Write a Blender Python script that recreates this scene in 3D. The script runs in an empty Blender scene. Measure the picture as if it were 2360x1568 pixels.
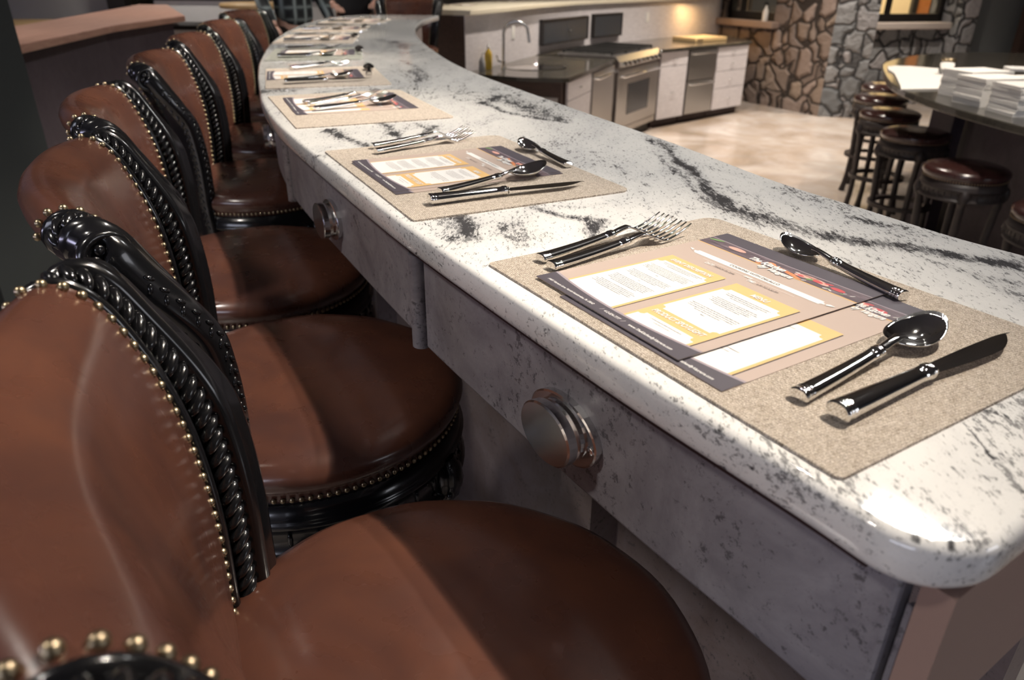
import bpy, bmesh, math, random
import numpy as np
from mathutils import Vector, Matrix, Quaternion
S = bpy.context.scene
C = S.collection
R = random.Random(7)
# ------------------------------------------------------------------ camera
F_PX, PITCH, ROLL, CAM_Z = 1697.07, 0.465518, 0.008116, 1.69965
BAR = 1.408            # bar top height above the kitchen floor
PLAT = 0.341           # guests' floor, one step up from the kitchen
cd = bpy.data.cameras.new('camera'); cam = bpy.data.objects.new('camera', cd); C.objects.link(cam)
cp, sp, cr, sr = math.cos(PITCH), math.sin(PITCH), math.cos(ROLL), math.sin(ROLL)
fw = Vector((0, cp, -sp)); rt0 = Vector((1, 0, 0)); up0 = Vector((0, sp, cp))
rt = rt0 * cr + up0 * sr; up = up0 * cr - rt0 * sr
M4 = Matrix((rt, up, -fw)).transposed().to_4x4(); M4.translation = Vector((0, 0, CAM_Z)); cam.matrix_world = M4
cd.sensor_fit = 'HORIZONTAL'; cd.sensor_width = 23.6; cd.lens = 23.6 * F_PX / 2360
cd.clip_start = 0.02; cd.clip_end = 60
cd.dof.use_dof = True; cd.dof.focus_distance = 0.86; cd.dof.aperture_fstop = 4.2
S.camera = cam
# ------------------------------------------------------------------ look, world, light
S.view_settings.view_transform = 'Standard'; S.view_settings.look = 'None'
S.view_settings.gamma = 1; S.view_settings.use_curve_mapping = False
S.view_settings.exposure = 0.42
W = bpy.data.worlds.new('world'); S.world = W; W.use_nodes = True
W.node_tree.nodes['Background'].inputs[0].default_value = (0.5, 0.55, 0.7, 1)
W.node_tree.nodes['Background'].inputs[1].default_value = 0.3
def light(name, kind, loc, target, power, color, size=0.05, sizey=None, cone=None, blend=.5):
    l = bpy.data.lights.new(name, kind); l.energy = power; l.color = color
    if kind == 'AREA':
        l.size = size
        if sizey: l.shape = 'RECTANGLE'; l.size_y = sizey
    else: l.shadow_soft_size = size
    if kind == 'SPOT': l.spot_size = math.radians(cone or 70); l.spot_blend = blend
    o = bpy.data.objects.new(name, l); C.objects.link(o); o.location = loc
    o.rotation_euler = (Vector(target) - Vector(loc)).to_track_quat('-Z', 'Y').to_euler()
    return o
WARM, NEUT, COOL = (1.0, .80, .60), (1.0, .93, .85), (.80, .86, 1.0)
# added fill lights, out of view behind the camera, to the left and right
light('fill_light_side', 'AREA', (-5.2, -.6, 1.15), (0, .9, 1.2), 85, (.72, .70, 1.0), 3.0, 1.2)
light('fill_light_front', 'AREA', (-3.0, -4.0, 2.6), (-.2, 1.0, 1.1), 48, (.80, .83, 1.0), 3.2, 1.2)
light('fill_light_right', 'AREA', (5.2, -1.6, 2.3), (0, .8, 1.1), 22, (.92, .93, 1.0), 1.6, 1.6)
# ceiling spots over the bar (their housings are built with the ceiling)
BAR_SPOTS = [(1.02, .95, 3.35), (.62, 1.95, 3.35), (.18, 3.05, 3.35), (-.12, 4.3, 3.35), (-.2, 5.6, 3.35)]
for k, (x, y, z) in enumerate(BAR_SPOTS):
    light('spot_over_bar', 'SPOT', (x, y, z), (x - 1.15, y - .25, 1.2), 50 if k == 0 else 100, (1, .94, .87), .022, cone=84, blend=.9)
    light('chair_boost_spot', 'SPOT', (x + .03, y + .03, z), (x - 1.30, y - .42, 1.1), 210, (1, .87, .72), .022, cone=34, blend=1)  # second beam added at each bar spot to brighten the seats
KITCHEN_SPOTS = [(.6, 7.4, 3.35), (1.9, 8.4, 3.35), (3.0, 9.3, 3.35), (2.0, 5.6, 3.35), (3.4, 4.9, 3.35), (4.4, 6.6, 3.35), (4.9, 9.6, 3.35), (2.1, 3.2, 3.35)]
for x, y, z in KITCHEN_SPOTS:
    light('spot_over_kitchen', 'SPOT', (x, y, z), (x, y, 0), 270 if y > 7 else 130, (1, .88, .76), .03, cone=110, blend=.8)
GUEST_SPOTS = [(-2.9, 3.2, 3.35), (-2.6, 6.2, 3.35), (-3.6, 8.5, 3.35), (-1.6, .2, 3.35), (1.6, 12.6, 3.35)]
for x, y, z in GUEST_SPOTS:
    light('spot_over_guests', 'SPOT', (x, y, z), (x, y, 0), 130, NEUT, .12, cone=110, blend=.8)
# ------------------------------------------------------------------ material helpers
class NT:
    def __init__(s, name):
        s.m = bpy.data.materials.new(name); s.m.use_nodes = True; s.t = s.m.node_tree
        s.b = s.t.nodes['Principled BSDF']
    def n(s, ty, **kw):
        x = s.t.nodes.new(ty)
        for k, v in kw.items():
            if k.startswith('i_'):
                x.inputs[k[2:].replace('_', ' ')].default_value = v
            else: setattr(x, k, v)
        return x
    def l(s, a, b): s.t.links.new(a, b)
    def set(s, **kw):
        for k, v in kw.items(): s.b.inputs[k.replace('_', ' ')].default_value = v
    def coords(s, scale=(1, 1, 1), rot=(0, 0, 0), kind='Object'):
        c = s.n('ShaderNodeTexCoord'); mp = s.n('ShaderNodeMapping')
        mp.inputs['Scale'].default_value = scale; mp.inputs['Rotation'].default_value = rot
        s.l(c.outputs[kind], mp.inputs[0]); return mp.outputs[0]
    def noise(s, vec, scale, detail=4, rough=.55, dist=0):
        x = s.n('ShaderNodeTexNoise'); s.l(vec, x.inputs['Vector'])
        x.inputs['Scale'].default_value = scale; x.inputs['Detail'].default_value = detail
        x.inputs['Roughness'].default_value = rough; x.inputs['Distortion'].default_value = dist
        return x.outputs['Fac']
    def ramp(s, fac, stops):
        x = s.n('ShaderNodeValToRGB'); s.l(fac, x.inputs[0]); e = x.color_ramp.elements
        while len(e) < len(stops): e.new(.5)
        for i, (p, c) in enumerate(stops):
            e[i].position = p; e[i].color = (c[0], c[1], c[2], 1) if not isinstance(c, (int, float)) else (c, c, c, 1)
        return x.outputs[0]
    def math(s, op, a, b=None, clamp=False):
        x = s.n('ShaderNodeMath', operation=op, use_clamp=clamp)
        for i, v in enumerate((a, b)):
            if v is None: continue
            if isinstance(v, (int, float)): x.inputs[i].default_value = v
            else: s.l(v, x.inputs[i])
        return x.outputs[0]
    def mix(s, fac, a, b, blend='MIX'):
        x = s.n('ShaderNodeMix', data_type='RGBA', blend_type=blend)
        for sock, v in ((x.inputs[0], fac), (x.inputs[6], a), (x.inputs[7], b)):
            if isinstance(v, (int, float)): sock.default_value = v
            elif isinstance(v, tuple): sock.default_value = (*v, 1)
            else: s.l(v, sock)
        return x.outputs[2]
    def col(s, v): s.l(v, s.b.inputs['Base Color'])
    def bump(s, h, strength=.3, dist=.001):
        x = s.n('ShaderNodeBump'); x.inputs['Strength'].default_value = strength; x.inputs['Distance'].default_value = dist
        s.l(h, x.inputs['Height']); s.l(x.outputs[0], s.b.inputs['Normal'])
def plain(name, c, rough=.5, metal=0, coat=0, **kw):
    n = NT(name); n.set(Base_Color=(*c, 1), Roughness=rough, Metallic=metal, Coat_Weight=coat)
    v = n.noise(n.coords(), 14, 3)
    n.col(n.mix(n.math('MULTIPLY', v, .22), c, tuple(x * .72 for x in c)))
    for k, x in kw.items(): n.b.inputs[k.replace('_', ' ')].default_value = x
    return n.m
def emit(name, c, s):
    n = NT(name); n.set(Base_Color=(*c, 1), Emission_Color=(*c, 1), Emission_Strength=s); return n.m
MT = {}
def granite():
    n = NT('granite_white'); n.set(Roughness=.06, Coat_Weight=.35, Coat_Roughness=.015)
    at = n.n('ShaderNodeAttribute', attribute_name='vein'); vein = at.outputs['Fac']
    c = n.coords((1, .36, 1), (0, 0, math.radians(-24))); c0 = n.coords()
    cloud = n.noise(c, 6.5, 6, .65, .9)
    streak = n.noise(c, 26, 5, .7, .8)
    fl = n.noise(c, 230, 4, .75, .2)
    fm = n.noise(c, 75, 5, .75, .5)
    fl2 = n.noise(c0, 620, 3, .65)
    wv = n.noise(c, 3.2, 6, .62, 1.4)
    thin = n.ramp(n.math('ABSOLUTE', n.math('SUBTRACT', wv, .5)), [(0, 1), (.010, .45), (.026, 0)])
    gate = n.ramp(n.noise(c0, 2.3, 3), [(.40, 0), (.60, 1)])
    thin = n.math('MULTIPLY', thin, gate)
    cl = n.ramp(cloud, [(.44, 0), (.72, 1)]); stq = n.ramp(streak, [(.46, 0), (.70, 1)])
    brk = n.ramp(n.noise(c, 44, 6, .78), [(.30, .15), (.62, 1.2)])
    v2 = n.math('MULTIPLY', vein, brk)
    dens = n.math('ADD', n.math('MULTIPLY', v2, .24), n.math('ADD', n.math('MULTIPLY', thin, .13), n.math('ADD', n.math('MULTIPLY', cl, .055), n.math('MULTIPLY', stq, .06))))
    spots = n.ramp(n.math('ADD', fl, dens), [(.60, 0), (.68, 1)])
    spotm = n.ramp(n.math('ADD', fm, dens), [(.675, 0), (.73, 1)])
    spots2 = n.ramp(n.math('ADD', fl2, n.math('MULTIPLY', dens, .8)), [(.64, 0), (.72, 1)])
    base = n.mix(cl, (.80, .79, .765), (.66, .66, .655)); base = n.mix(n.math('MULTIPLY', stq, .28), base, (.52, .52, .53))
    base = n.mix(n.math('MULTIPLY', v2, .6, True), base, (.27, .27, .28))
    col = n.mix(n.math('MULTIPLY', spots2, .42), base, (.25, .25, .26))
    col = n.mix(n.math('MULTIPLY', spots, .72), col, (.10, .10, .105))
    col = n.mix(n.math('MULTIPLY', spotm, .85), col, (.035, .035, .04))
    n.col(col); return n.m
def leather(name, c1, c2, rough=.3):
    n = NT(name); n.set(Roughness=rough, Coat_Weight=.75, Coat_Roughness=.17)
    c = n.coords()
    v = n.noise(c, 7, 4, .6, .4)
    n.col(n.mix(n.ramp(v, [(.3, 0), (.7, 1)]), c1, c2))
    vo = n.n('ShaderNodeTexVoronoi'); vo.inputs['Scale'].default_value = 420; n.l(c, vo.inputs['Vector'])
    n.bump(n.math('ADD', vo.outputs['Distance'], n.math('MULTIPLY', n.noise(c, 30, 3), .4)), .06, .0004)
    rr = n.ramp(n.noise(c, 16, 3), [(.3, rough * .85), (.7, rough * 1.25)]); n.l(rr, n.b.inputs['Roughness'])
    return n.m
def woven(name, c1, c2, c3):
    n = NT(name); n.set(Roughness=.8)
    c = n.coords((1, 1, 1), (0, 0, .12))
    w1 = n.n('ShaderNodeTexWave', bands_direction='X'); w1.inputs['Scale'].default_value = 120; w1.inputs['Distortion'].default_value = 7.0; w1.inputs['Detail'].default_value = 2; w1.inputs['Detail Scale'].default_value = 4
    w2 = n.n('ShaderNodeTexWave', bands_direction='Y'); w2.inputs['Scale'].default_value = 130; w2.inputs['Distortion'].default_value = 7.0; w2.inputs['Detail'].default_value = 2; w2.inputs['Detail Scale'].default_value = 4
    n.l(c, w1.inputs[0]); n.l(c, w2.inputs[0])
    h = n.math('MULTIPLY', w1.outputs['Fac'], w2.outputs['Fac'])
    no = n.noise(c, 230, 4, .8)
    f = n.math('ADD', n.math('MULTIPLY', h, .5), n.math('MULTIPLY', no, .62))
    n.col(n.ramp(f, [(.24, c1), (.40, c2), (.60, c3)])); n.bump(f, 1.0, .0018); return n.m
def slate(name, c1, c2, c3, rough=.36):
    n = NT(name); n.set(Roughness=rough)
    c = n.coords(); a = n.noise(c, 9, 8, .72, .8); b = n.noise(c, 95, 6, .8); g = n.noise(c, 13, 4)
    col = n.mix(n.ramp(a, [(.3, 0), (.7, 1)]), c1, c2)
    sp_ = n.ramp(n.math('ADD', b, n.math('MULTIPLY', g, .30)), [(.715, 0), (.78, 1)])
    n.col(n.mix(n.math('MULTIPLY', sp_, .75), col, c3)); return n.m
def wood(name, c1, c2, rough=.45, scale=6, axis=(1, 12, 12)):
    n = NT(name); n.set(Roughness=rough); c = n.coords(axis)
    v = n.noise(c, scale, 5, .6, .8); n.col(n.ramp(v, [(.3, c1), (.7, c2)])); return n.m
def stone(name, pal, grout, scale):
    n = NT(name); n.set(Roughness=.85); c = n.coords()
    d = n.n('ShaderNodeVectorMath', operation='ADD'); nz = n.n('ShaderNodeTexNoise'); nz.inputs['Scale'].default_value = 3.1
    n.l(c, nz.inputs['Vector']); sc = n.n('ShaderNodeVectorMath', operation='SCALE'); sc.inputs[3].default_value = .10
    n.l(nz.outputs['Color'], sc.inputs[0]); n.l(c, d.inputs[0]); n.l(sc.outputs[0], d.inputs[1])
    v1 = n.n('ShaderNodeTexVoronoi', feature='F1', distance='CHEBYCHEV'); v2 = n.n('ShaderNodeTexVoronoi', feature='F2', distance='CHEBYCHEV')
    for v in (v1, v2): v.inputs['Scale'].default_value = scale; v.inputs['Randomness'].default_value = .95; n.l(d.outputs[0], v.inputs['Vector'])
    edge = n.math('SUBTRACT', v2.outputs['Distance'], v1.outputs['Distance'])
    sep = n.n('ShaderNodeSeparateColor'); n.l(v1.outputs['Color'], sep.inputs[0])
    base = n.ramp(sep.outputs[0], [(i / (len(pal) - 1), p) for i, p in enumerate(pal)])
    base = n.mix(n.ramp(n.noise(c, 22, 5, .7), [(.3, 0), (.8, .5)]), base, tuple(x * .55 for x in pal[0]))
    e = n.ramp(edge, [(.03, 0), (.10, 1)])
    n.col(n.mix(e, grout, base))
    n.bump(n.math('ADD', n.ramp(edge, [(0, 0), (.2, 1)]), n.math('MULTIPLY', n.noise(c, 14, 4), .5)), 1.0, .05)
    return n.m
MT['granite'] = granite()
MT['leather'] = leather('leather_brown', (.125, .047, .027), (.068, .028, .021), .28)
MT['black'] = NT('black_lacquer').m
_b = MT['black'].node_tree.nodes['Principled BSDF']; _b.inputs['Base Color'].default_value = (.006, .006, .007, 1); _b.inputs['Roughness'].default_value = .2; _b.inputs['Coat Weight'].default_value = .4; _b.inputs['Coat Roughness'].default_value = .08
MT['espresso'] = plain('espresso_wood', (.035, .027, .026), .42)
MT['nail'] = plain('brass_nail', (.36, .29, .19), .34, 1)
MT['steel'] = NT('polished_steel').m
_b = MT['steel'].node_tree.nodes['Principled BSDF']; _b.inputs['Base Color'].default_value = (.80, .80, .79, 1); _b.inputs['Metallic'].default_value = 1; _b.inputs['Roughness'].default_value = .05
def brushed(name, c, r):
    n = NT(name); n.set(Base_Color=(*c, 1), Metallic=1, Roughness=r); v = n.noise(n.coords((30, 30, 400)), 9, 3)
    n.l(n.ramp(v, [(.3, r * .9), (.7, r * 1.15)]), n.b.inputs['Roughness']); return n.m
MT['brushed'] = brushed('brushed_steel', (.66, .66, .66), .2)
MT['steel_dull'] = brushed('appliance_steel', (.50, .49, .48), .3)
MT['mat'] = woven('woven_beige', (.25, .20, .15), (.52, .44, .355), (.78, .70, .61))
MT['mat_green'] = woven('woven_grey_green', (.10, .11, .09), (.30, .31, .27), (.50, .50, .44))
MT['slate'] = slate('slate_laminate', (.165, .155, .180), (.33, .32, .345), (.045, .043, .052), .42)
MT['slate_dark'] = slate('base_laminate', (.17, .125, .115), (.24, .20, .205), (.05, .04, .045))
MT['plum'] = slate('plum_panel', (.042, .031, .042), (.072, .056, .070), (.03, .022, .03), .6)
MT['trim_brown'] = plain('dark_reveal', (.03, .012, .014), .5)
MT['lilac'] = wood('pale_laminate', (.56, .53, .55), (.70, .67, .69), .45, 4, (3, 3, 14))
MT['darkwood'] = wood('dark_wood', (.045, .027, .022), (.085, .052, .042), .5)
MT['mahogany'] = wood('mahogany_edge', (.40, .22, .165), (.55, .33, .255), .4, 5, (9, 1, 9))
MT['oak'] = wood('honey_oak', (.42, .26, .11), (.58, .40, .20), .5)
MT['cream'] = plain('cream_solid_surface', (.78, .72, .58), .25)
MT['dark_granite'] = slate('dark_granite', (.035, .033, .028), (.075, .068, .055), (.01, .01, .01), .12)
MT['white'] = plain('white_paint', (.80, .79, .77), .6)
MT['offwhite'] = plain('warm_white_paper', (.88, .86, .82), .55)
MT['wallgrey'] = plain('grey_wall_paint', (.215, .23, .235), .75)
MT['wallpale'] = plain('pale_wall_paint', (.50, .48, .46), .8)
MT['pillar'] = plain('charcoal_pillar_paint', (.030, .036, .038), .7)
MT['black_iron'] = plain('cast_iron', (.012, .012, .012), .5)
MT['darkglass'] = plain('dark_panel', (.045, .05, .058), .25)
MT['stonewarm'] = stone('fieldstone_warm', [(.30, .23, .19), (.20, .16, .15), (.36, .28, .22), (.24, .18, .15), (.42, .33, .29)], (.035, .026, .022), 3.6)
MT['stonecool'] = stone('fieldstone_cool', [(.24, .25, .26), (.36, .35, .35), (.19, .20, .21), (.44, .41, .41), (.28, .28, .29)], (.035, .035, .038), 4.2)
MT['sill'] = plain('rough_stone_sill', (.30, .22, .18), .8)
MT['sillpale'] = plain('pale_stone_sill', (.46, .40, .36), .8)
MT['winframe'] = plain('black_window_frame', (.012, .010, .010), .4)
g = NT('window_glass'); g.set(Base_Color=(1, 1, 1, 1), Roughness=.02, Transmission_Weight=1, IOR=1.45); MT['glass'] = g.m
def floor_mat():
    n = NT('stained_concrete'); n.set(Roughness=.22); c = n.coords()
    a = n.noise(c, .8, 6, .6, 1.0); b = n.noise(c, 2.7, 5, .6, .6)
    col = n.ramp(a, [(.32, (.30, .245, .20)), (.48, (.50, .44, .40)), (.6, (.62, .57, .53)), (.72, (.40, .38, .38))])
    n.col(n.mix(n.ramp(b, [(.35, .0), (.75, .5)]), col, (.36, .24, .13))); return n.m
MT['floor'] = floor_mat()
MT['ceiling'] = plain('dark_ceiling', (.07, .066, .064), .9)
MT['lamp'] = emit('lamp_lens', (1, .95, .88), 25)
MT['panel_glow'] = emit('panel_light_glass', (1, .99, .97), 24)
# print colours
MT['p_taupe'] = plain('print_taupe', (.47, .375, .325), .42)
MT['p_dark'] = plain('print_charcoal', (.085, .075, .092), .4)
MT['p_mauve'] = plain('print_mauve', (.34, .29, .32), .4)
MT['p_gold'] = plain('print_gold', (.72, .47, .20), .42)
MT['p_white'] = plain('print_white', (.76, .75, .73), .45)
MT['p_grey'] = plain('print_grey_text', (.36, .34, .34), .5)
MT['p_black'] = plain('print_black_text', (.05, .04, .04), .5)
MT['p_orange'] = plain('print_orange', (.72, .27, .12), .45)
MT['p_red'] = plain('print_red', (.50, .07, .08), .45)
MT['p_pink'] = plain('print_pink', (.66, .36, .30), .45)
MT['p_green'] = plain('print_green', (.18, .30, .12), .45)
def photo_mat():
    n = NT('print_photo_table'); n.set(Roughness=.4); v = n.noise(n.coords((1, 6, 1)), 40, 4)
    n.col(n.ramp(v, [(.3, (.05, .04, .05)), (.6, (.16, .12, .14)), (.8, (.34, .27, .29))])); return n.m
MT['p_photo'] = photo_mat()
# ------------------------------------------------------------------ object helpers
def tag(o, label=None, cat=None, group=None, kind=None):
    if label: o['label'] = label
    if cat: o['category'] = cat
    if group: o['group'] = group
    if kind: o['kind'] = kind
    return o
def thing(name, label, cat, loc=(0, 0, 0), rz=0, group=None):
    o = bpy.data.objects.new(name, None); C.objects.link(o); o.empty_display_size = .05
    o.location = loc; o.rotation_euler = (0, 0, rz); return tag(o, label, cat, group)
class MB:
    def __init__(s): s.v = []; s.f = []; s.sm = []
    def add(s, vs, fs, smooth=False):
        k = len(s.v); s.v += [tuple(v) for v in vs]; s.f += [tuple(i + k for i in f) for f in fs]; s.sm += [smooth] * len(fs); return s
    def box(s, lo, hi, mat=None):
        x0, y0, z0 = lo; x1, y1, z1 = hi
        vs = [(x0, y0, z0), (x1, y0, z0), (x1, y1, z0), (x0, y1, z0), (x0, y0, z1), (x1, y0, z1), (x1, y1, z1), (x0, y1, z1)]
        if mat is not None: vs = [mat @ Vector(v) for v in vs]
        return s.add(vs, [(0, 3, 2, 1), (4, 5, 6, 7), (0, 1, 5, 4), (1, 2, 6, 5), (2, 3, 7, 6), (3, 0, 4, 7)])
    def prism(s, pts, z0, z1):
        n = len(pts); a = sum(pts[i][0] * pts[(i + 1) % n][1] - pts[(i + 1) % n][0] * pts[i][1] for i in range(n))
        if a < 0: pts = pts[::-1]
        vs = [(p[0], p[1], z0) for p in pts] + [(p[0], p[1], z1) for p in pts]
        return s.add(vs, [tuple(range(n))[::-1], tuple(range(n, 2 * n))] + [(i, (i + 1) % n, n + (i + 1) % n, n + i) for i in range(n)])
    def loft(s, rings, close=True, cap=True, smooth=True):
        n = len(rings[0]); vs = [p for r in rings for p in r]; fs = []
        for i in range(len(rings) - 1):
            for j in range(n if close else n - 1):
                k = (j + 1) % n; fs.append((i * n + j, i * n + k, (i + 1) * n + k, (i + 1) * n + j))
        s.add(vs, fs, smooth)
        if cap and close:
            s.add(rings[0], [tuple(range(n))[::-1]]); s.add(rings[-1], [tuple(range(n))])
        return s
    def tube(s, path, rad, n=10, cap=True):
        P = [Vector(p) for p in path]; rings = []
        up_ = Vector((0, 0, 1))
        for i, p in enumerate(P):
            t = (P[min(i + 1, len(P) - 1)] - P[max(i - 1, 0)]).normalized()
            if i == 0:
                a = t.cross(up_)
                if a.length < .1: a = t.cross(Vector((1, 0, 0)))
            else: a = a - t * a.dot(t)
            a.normalize(); b = t.cross(a); r = rad[i] if isinstance(rad, (list, tuple)) else rad
            rings.append([tuple(p + a * (r * math.cos(q)) + b * (r * math.sin(q))) for q in [2 * math.pi * k / n for k in range(n)]])
        return s.loft(rings, cap=cap)
    def lathe(s, prof, n=48, c=(0, 0), z=0, cap=True):
        rings = [[(c[0] + r * math.cos(2 * math.pi * k / n), c[1] + r * math.sin(2 * math.pi * k / n), z + h) for k in range(n)] for r, h in prof]
        if prof[0][1] > prof[-1][1]: rings = rings[::-1]
        return s.loft(rings, cap=cap)
    def ball(s, c, r, ax=None, nu=8, nv=5):
        """squashed ball; r = (rx,ry,rz); ax = 3 axis vectors"""
        ax = ax or (Vector((1, 0, 0)), Vector((0, 1, 0)), Vector((0, 0, 1))); c = Vector(c)
        if isinstance(r, (int, float)): r = (r, r, r)
        vs = [c - ax[2] * r[2]]; fs = []
        for i in range(1, nv):
            th = math.pi * i / nv
            for j in range(nu):
                ph = 2 * math.pi * j / nu
                vs.append(c + ax[0] * (r[0] * math.sin(th) * math.cos(ph)) + ax[1] * (r[1] * math.sin(th) * math.sin(ph)) - ax[2] * (r[2] * math.cos(th)))
        vs.append(c + ax[2] * r[2]); L = len(vs) - 1
        for j in range(nu):
            k = (j + 1) % nu; fs.append((0, 1 + k, 1 + j)); fs.append((L, L - nu + j, L - nu + k))
            for i in range(nv - 2): a = 1 + i * nu; fs.append((a + j, a + k, a + nu + k, a + nu + j))
        return s.add(vs, fs, True)
    def build(s, name, mat, parent=None, bevel=0, mods=None):
        me = bpy.data.meshes.new(name); me.from_pydata(s.v, [], s.f); me.polygons.foreach_set('use_smooth', s.sm); me.materials.append(mat); me.update()
        o = bpy.data.objects.new(name, me); C.objects.link(o)
        if parent is not None: o.parent = parent
        if bevel:
            b = o.modifiers.new('b', 'BEVEL'); b.width = bevel; b.segments = 2; b.limit_method = 'ANGLE'; b.angle_limit = .7
        return o
def struct(o, label=None): o['kind'] = 'structure'; return o
def dup(root, loc=None, rz=None, label=None, group=None):
    r = root.copy(); C.objects.link(r)
    if loc is not None: r.location = loc
    if rz is not None: r.rotation_euler = (0, 0, rz)
    if label: r['label'] = label
    if group: r['group'] = group
    for ch in list(root.children):
        c = ch.copy(); C.objects.link(c); c.parent = r
        for g_ in list(ch.children):
            d = g_.copy(); C.objects.link(d); d.parent = c
    return r
def catmull(pts, n):
    P = [Vector((*p, 0)[:3]) if len(p) == 2 else Vector(p) for p in pts]; P = [2 * P[0] - P[1]] + P + [2 * P[-1] - P[-2]]; out = []
    for i in range(1, len(P) - 2):
        for k in range(n):
            t = k / n; a, b, c, d = P[i - 1:i + 3]
            out.append(.5 * ((2 * b) + (c - a) * t + (2 * a - 5 * b + 4 * c - d) * t * t + (3 * b - a - 3 * c + d) * t ** 3))
    out.append(P[-2]); return out
def resample(P, n):
    L = [0]
    for a, b in zip(P[:-1], P[1:]): L.append(L[-1] + (b - a).length)
    out = []; j = 0
    for i in range(n):
        t = L[-1] * i / (n - 1)
        while j < len(L) - 2 and L[j + 1] < t: j += 1
        u = (t - L[j]) / max(L[j + 1] - L[j], 1e-9); out.append(P[j].lerp(P[j + 1], min(u, 1)))
    return out, L[-1]
# ------------------------------------------------------------------ bar outline (world metres)
OUT = [(.247, .301), (.228, .321), (.194, .375), (.165, .418), (.082, .541), (-.038, .734), (-.163, .946), (-.333, 1.264), (-.505, 1.60), (-.618, 1.87), (-.70, 2.11), (-.80, 2.42), (-.912, 2.81), (-1.065, 3.45), (-1.185, 4.13), (-1.245, 4.71), (-1.245, 5.2), (-1.19, 5.55), (-1.06, 5.76)]
INN = [(.745, .64), (.665, .725), (.597, .816), (.549, .885), (.492, .997), (.413, 1.15), (.311, 1.421), (.123, 1.869), (-.15, 2.556), (-.327, 3.204), (-.464, 3.845), (-.549, 4.434), (-.583, 5.0), (-.575, 5.4), (-.535, 5.76)]
Of, LO = resample(catmull(OUT, 8), 400)
If_, LI = resample(catmull(INN, 8), 400)
def curve_at(P, t):
    x = max(0, min(1, t)) * (len(P) - 1); i = min(int(x), len(P) - 2); return P[i].lerp(P[i + 1], x - i)
def out_at(s, off=0.0):
    """point on the guests' edge at arc length s, moved inward by off; also tangent and inward normal"""
    t = s / LO; p = curve_at(Of, t); q = curve_at(Of, t + .004) - curve_at(Of, t - .004); q.normalize()
    nrm = Vector((q.y, -q.x, 0)); return p + nrm * off, q, nrm
def nearest_s(x, y):
    p = Vector((x, y, 0)); i = min(range(len(Of)), key=lambda k: (Of[k] - p).length); return LO * i / (len(Of) - 1)
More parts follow.
